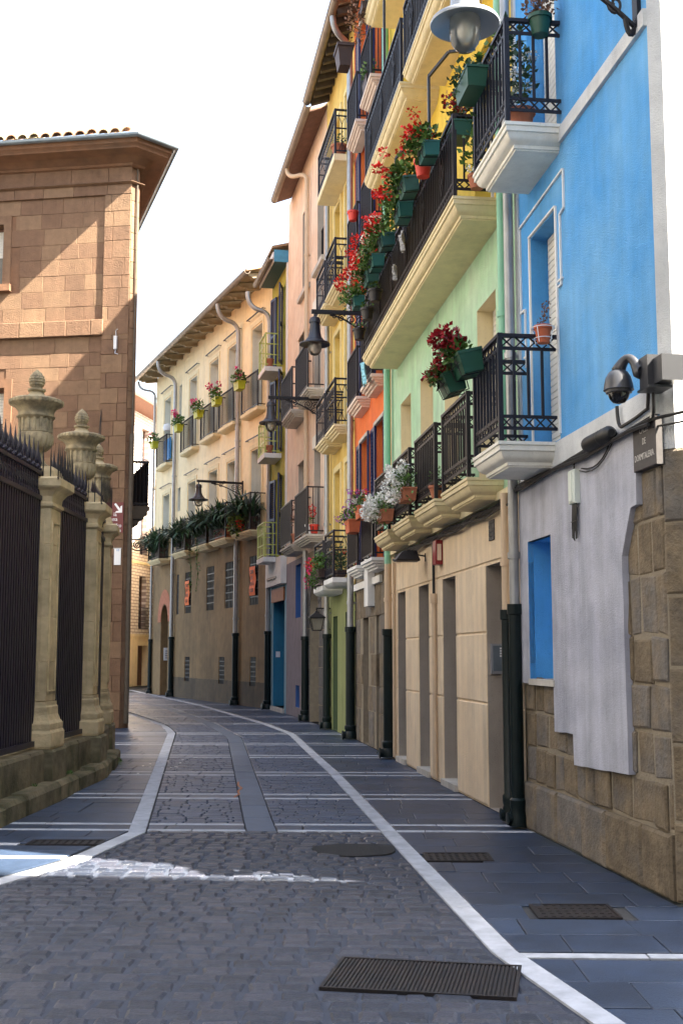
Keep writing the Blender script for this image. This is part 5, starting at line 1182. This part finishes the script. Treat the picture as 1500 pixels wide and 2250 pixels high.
mb = MB(); mb.box(-.03, .03, -.02, 1.3, -.03, .03); mb.box(-.04, .04, -.02, .04, -.75, .06); mb.tube([(0, 1.2 - k * 1.15, -.05 - .6 * (k ** .6) * (1 - k) * 1.9) for k in [i / 12 for i in range(13)]], .03, 6)
for c, r, tn, s, a0 in (((.35, -.3), .22, 1.7, 1, .3), ((.8, -.22), .16, 1.7, -1, 2.)): scroll(mb, c, r, tn, s, .025, a0)
mb.build('bracket', 'black_iron', wb)
ln = thing('wall_lantern', 'small four-sided lantern on the mustard house wall by the archway', 'lantern', F3.w(3.1, 0, 2.45), F3.rz)
mb = MB(); mb.tube([(0, 0, .1), (0, .28, .1), (0, .30, -.0)], .014, 6); mb.tube(arc((0, 0, -.35), (0, .25, .08), (0, .25, -.3)), .009, 5); mb.build('arm', 'black_iron', ln)
mb = MB(); mb.rings([[(-r, .30 - r, z), (r, .30 - r, z), (r, .30 + r, z), (-r, .30 + r, z)] for r, z in ((.02, .05), (.05, .0), (.17, -.09), (.17, -.11), (.15, -.115))], True, True, True); mb.lathe([(.01, .05), (.02, .08), (.002, .13)], 8, (0, .3, 0))
for sx in (-1, 1):
    for sy in (-1, 1): mb.bar((sx * .14, .30 + sy * .14, -.11), (sx * .09, .30 + sy * .09, -.36), .014)
mb.box(-.1, .1, .2, .4, -.38, -.36); mb.build('cage', 'black_iron', ln)
mb = MB(); mb.rings([[(-r, .30 - r, z), (r, .30 - r, z), (r, .30 + r, z), (-r, .30 + r, z)] for r, z in ((.13, -.12), (.083, -.355))], True, False, False); mb.build('glass', 'globe', ln)
# ---- security camera
cc = thing('security_camera', 'grey dome security camera on a curved arm at the blue house corner', 'security camera', F0.w(0, 0, 3.2), F0.rz)
mb = MB(); mb.box(-.16, -.02, -.01, .14, .09, .30); mb.box(-.30, -.16, -.16, .10, .10, .27); mb.box(-.20, -.0, -.01, .15, .075, .09); mb.build('junction_box', 'cctv', cc)
mb = MB(); A_ = Vector((-.03, .13, .21)); D_ = Vector((.10, .24, .24)); mb.tube([A_] + arc(A_ + (D_ - A_) * .1, D_, (A_ + D_) / 2 + Vector((0, 0, .19)), 10), [.05, .045, .038, .033, .030, .029, .029, .030, .032, .036, .042, .05], 14); mb.build('arm', 'cctv', cc, smooth='all')
mb = MB(); mb.lathe([(.045, .07), (.065, .055), (.085, .02), (.096, -.03), (.10, -.06), (.102, -.065), (.088, -.066), (.086, -.085), (.07, -.09)], 30, (D_.x, D_.y, D_.z - .06), caps=False); mb.build('housing', 'cctv', cc, smooth=True)
mb = MB(); mb.lathe([(.072, -.08), (.072, -.095), (.062, -.125), (.04, -.15), (.002, -.16)], 26, (D_.x, D_.y, D_.z - .06), caps=False); mb.build('dome', 'dome_black', cc, smooth='all')
# ---- street name plaque
pq = thing('street_name_plaque', 'dark stone street name plaque under the security camera', 'sign', F0.w(.17, .035, 2.82), F0.rz)
mb = MB(); mb.block([(-.20, -.02), (.20, -.02), (.20, .30), (-.20, .30)], -.04, .012, .004, lambda a, b, c: (a, c, b)); mb.build('plate', 'plaque', pq)
for tx, z, s_, sx_ in (('CALLE', .245, .062, .9), ('DE', .165, .062, .8), ('DORMITALERIA.', .065, .062, .78)): text_mesh('lettering', tx, s_, 'letters', pq, (0, .0125, z), TR, .001, 'CENTER', sx_)
# ---- cables, splice sleeve and boxes on the blue house
cbp = MB()
for k in range(4):
    pts = [(3.3 - i * .33, .045 + .012 * k, 3.12 - .016 * k + .014 * math.sin(i * 1.3 + k)) for i in range(11)]; cbp.tube(pts, .015, 5)
cbp.tube([(.02, .06, 3.10), (-.06, .04, 3.1), (-.2, -.1, 3.12), (-.6, -.9, 3.3)], .012, 5); cbp.tube([(.0, .05, 3.05), (-.25, -.15, 3.06), (-.6, -1, 3.2)], .008, 5)
cbp.tube(arc((.62, .06, 3.32), (.55, .05, 3.16), (.62, .06, 3.15)), .013, 6); cbp.tube([(.55, .05, 3.16), (.3, .05, 3.17), (.08, .05, 3.19), (.06, .05, 3.30)], .013, 6); cbp.tube(arc((-.05, .06, 3.27), (.0, .05, 3.1), (-.06, .06, 3.15)), .012, 6)
cbp.tube(arc((1.45, .05, 3.0), (.8, .05, 3.1), (1.0, .06, 2.9)), .006, 5); cbp.tube(arc((1.5, .05, 2.99), (.7, .05, 3.12), (1.0, .07, 2.85)), .005, 5)
o = cbp.build('cable_bundle', 'cable'); o.location = F0.w(0, 0, 0); o.rotation_euler = (0, 0, F0.rz); tag(o, 'black cable bundle along the blue house string course', 'cables')
mb = MB(); mb.lathe([(.03, -.02), (.045, 0), (.06, .03), (.062, .44), (.06, .48), (.045, .51), (.03, .53)], 18); mb.lathe([(.064, .15), (.064, .17)], 18, caps=False)
o = mb.build('splice_sleeve', 'cable', None, smooth=True); o.location = F0.w(.68, .09, 3.135); o.rotation_euler = (0, math.radians(90), F0.rz); tag(o, 'fat black cable splice sleeve on the blue house wall', 'cable sleeve')
jb = thing('junction_box', 'pale green junction box with dangling wires on the lavender wall', 'junction box', F0.w(1.6, .04, 2.74), F0.rz)
mb = MB(); mb.block([(-.075, 0), (.075, 0), (.075, .27), (-.075, .27)], 0, .05, .01, lambda a, b, c: (a, c, b)); mb.box(-.03, .05, .048, .056, .02, .25); mb.build('case', 'box_pale', jb)
mb = MB()
for k in range(9):
    x = -.06 + .013 * k; d = R.uniform(.2, .3); mb.tube([(x, .025, 0), (x + R.uniform(-.02, .02), .03, -d * .6), (x + R.uniform(-.03, .03), .03, -d), (x + .02, .025, -d * .7), (x + .01, .02, -.03)], .0045, 5)
mb.tube([(0, .02, .27), (-.02, .02, .36)], .008, 5); mb.bar((-.07, .035, -.14), (.06, .035, -.14), .006); mb.build('wires', 'cable', jb)
# ---- mint house fittings
cbp = MB()
for k in range(4): cbp.tube([(.1 + i * .36, .03 + .012 * k, 3.05 - .024 * k + .016 * math.sin(i * 1.7 + k * 2)) for i in range(20)], .016, 5)
cbp.tube([(3.95, .05, 3.02), (3.93, .05, 2.85), (3.93, .05, 2.32)], .02, 6); cbp.tube(arc((3.6, .04, 3.0), (3.9, .05, 2.7), (3.88, .05, 3.0)), .007, 5)
o = cbp.build('cable_bundle', 'cable'); o.location = F1.w(0, 0, 0); o.rotation_euler = (0, 0, F1.rz); tag(o, 'black cable bundle under the mint house balconies', 'cables')
al = thing('alarm_box', 'dark red alarm box above the beige ground floor', 'alarm box', F1.w(3.62, .015, 2.66), F1.rz)
mb = MB(); mb.block([(-.1, 0), (.1, 0), (.1, .30), (-.1, .30)], 0, .09, .012, lambda a, b, c: (a, c, b)); mb.build('case', 'alarm_red', al); mb = MB(); mb.box(-.102, -.09, .02, .07, .05, .25); mb.build('side_strip', 'pink_trim', al)
fl_ = thing('floodlight', 'black floodlight on an arm above the beige ground floor', 'floodlight', F1.w(4.62, .015, 2.83), F1.rz)
mb = MB(); mb.box(-.01, .01, 0, .012, -.05, .06); mb.bar((0, .0, .02), (0, .12, .04), .02); mb.tube(arc((0, .12, .03), (0, .16, .09), (0, .1, .09)), .012, 6); mb.build('arm', 'rail_dark', fl_)
mb = MB(); mb.rings([[(-w, y0, z), (w, y0, z), (w, y1, z), (-w, y1, z)] for w, y0, y1, z in ((.13, .10, .40, -.05), (.14, .10, .41, -.03), (.10, .14, .34, .06), (.08, .16, .30, .09))], True, True, True); mb.build('head', 'black_plastic', fl_)
hn = thing('house_number_tile', 'square grey mosaic tile high on the beige ground floor', 'tile', F1.w(1.06, .016, 2.72), F1.rz)
for i in range(5):
    for j in range(5): mb = MB(); mb.k = R.random(); mb.block([(-.11 + .044 * i, .042 * j), (-.07 + .044 * i, .042 * j), (-.07 + .044 * i, .039 + .042 * j), (-.11 + .044 * i, .039 + .042 * j)], 0, .012, .003, lambda a, b, c: (a, c, b)); mb.build('mosaic_piece', 'rubble', hn)
ic = thing('intercom', 'steel intercom panel in the nearest beige doorway reveal', 'intercom', F1.w(1.398, -.17, 1.36), F1.rz)
mb = MB(); mb.box(-.035, 0, -.14, .14, 0, .31); mb.build('frame', 'steel', ic); mb = MB(); mb.box(-.042, -.035, -.12, .12, .03, .29); pn_ = mb.build('panel', 'zinc_blue', ic)
for i in range(4): mb = MB(); mb.box(-.046, -.042, -.03, .05, .175 + .026 * i, .193 + .026 * i); mb.build('name_plate', 'sign_white', ic)
ic2 = thing('intercom', 'white intercom panel in the cream house arched doorway', 'intercom', F6.w(13.325, -.25, 1.35), F6.rz)
mb = MB(); mb.box(-.05, 0, -.12, .12, 0, .5); mb.build('panel', 'sign_white', ic2)
for i in range(4): mb = MB(); mb.box(-.06, -.05, -.07, .07, .08 + .09 * i, .12 + .09 * i); mb.build('button', 'steel', ic2)
# awning frames on the long balcony
for k, (u, lb) in enumerate(((1.76, 'nearer grey metal awning frame rising from the long mint house balcony'), (4.0, 'farther grey metal awning frame rising from the long mint house balcony'))):
    mb = MB(); mb.bar((0, .49, 6.95), (0, .49, 8.05), .03); mb.bar((0, .49, 8.05), (-.2, .30, 8.25), .03); mb.bar((-.2, .30, 8.25), (-.3, .02, 8.25), .03)
    o = mb.build('awning_frame', 'lamp_grey'); o.location = F1.w(u, 0, 0); o.rotation_euler = (0, 0, F1.rz); tag(o, lb, 'awning frame', 'awning frames')
mb = MB(); mb.bar((0, .49, 9.7), (0, .49, 11.4), .035); o = mb.build('awning_frame', 'lamp_grey'); o.location = F1.w(4.9, 0, 0); o.rotation_euler = (0, 0, F1.rz); tag(o, 'upper grey pole before the third-floor balcony of the mint house', 'awning frame', 'awning frames')
# washing
def rag(label, F, u, o, z, w, h, m):
    mb = MB(); n = 6
    for i in range(n):
        for j in range(n):
            f_ = lambda a, b: ((a / n - .5) * w * (1 - .5 * b / n), .03 * math.sin(a * 1.3 + b * .8), -h * b / n)
            mb.quad(f_(i, j), f_(i + 1, j), f_(i + 1, j + 1), f_(i, j + 1))
    q = mb.build('cloth', m, None, smooth='all'); q.location = F.w(u, o, z); q.rotation_euler = (0, 0, F.rz); md = q.modifiers.new('thick', 'SOLIDIFY'); md.thickness = .004; tag(q, label, 'cloth')
rag('white cloth hanging from the long balcony railing', F1, 3.15, .56, 6.72, .2, .24, 'cloth_white'); rag('cream sock hanging lower on the long balcony railing', F1, 3.72, .56, 6.5, .1, .2, 'cloth_white'); rag('blue patterned cloth hanging beside the orange house slab', F2, .6, .34, 6.35, .45, .42, 'cloth_blue')
# orange for-sale banners on the cream house windows
for k, (u, z, lb) in enumerate(((9.28, 3.72, 'orange sale banner on the left barred cream house window'), (1.60, 3.72, 'orange sale banner on the right barred cream house window'))):
    t = thing('banner', lb, 'banner', F6.w(u, .03, z), F6.rz, 'orange banners'); mb = MB(); n = 8
    for j in range(n): mb.quad(*[(x, .02 * math.sin(jj * 1.1), -.35 + .88 * jj / n) for x, jj in ((-.28, j), (.28, j), (.28, j + 1), (-.28, j + 1))])
    mb.build('sheet', 'banner', t, smooth='all', fix=False)
    for tx, zz in (('CASA', .36), ('EN', .18), ('VENTA', 0.), ('CASA', -.2)): text_mesh('lettering', tx, .17, 'door_dark', t, (0, .028, zz), TR, .002, 'CENTER', .8)
# brown box on the mustard railing
mb = MB(); mb.rings([[(-w, -d, z), (w, -d, z), (w, d, z), (-w, d, z)] for w, d, z in ((.16, .1, 0), (.22, .14, .34), (.25, .16, .34), (.25, .16, .40))], True, True, True); o = mb.build('hanging_box', 'brown_box'); o.location = F3.w(-1.55, .46, 12.35); o.rotation_euler = (0, 0, F3.rz); tag(o, 'dark brown box hanging on the top mustard balcony', 'box')
# weeds and litter at the foot of the fence
for k, (x, y, s) in enumerate(((-3.24, 17.2, .10), (-3.14, 13.9, .05), (-3.2, 12.6, .04), (-3.2, 16.1, .07), (1.62, 11.1, .03), (.62, 18.9, .06))):
    mb = MB(); foliage(mb, (0, 0, s * .5), s, s, s * .7, 70, s * .5); o = mb.build('weed_tuft', 'leaf', fix=False); o.location = (x, y, .17 if k in (1, 2) else 0)
    tag(o, ['largest weed tuft at the foot of the far low wall', 'weed tuft on the step by the nearest pillar', 'small weeds on the step under the nearest fence bay', 'weed tuft at the foot of the middle pillar', 'tiny weeds behind the near drainpipe foot', 'weed tuft at the mint house far drainpipe'][k], 'weeds', 'weeds')
mb = MB()
for k in range(16): x, y = R.uniform(-2.9, -2.3), R.uniform(15.8, 18.6); mb.box(x, x + .03, y, y + .02, 0, .004)
tag(mb.build('litter', 'sign_white'), 'scattered white scraps on the left pavement by the far pillars', 'litter', kind='stuff')
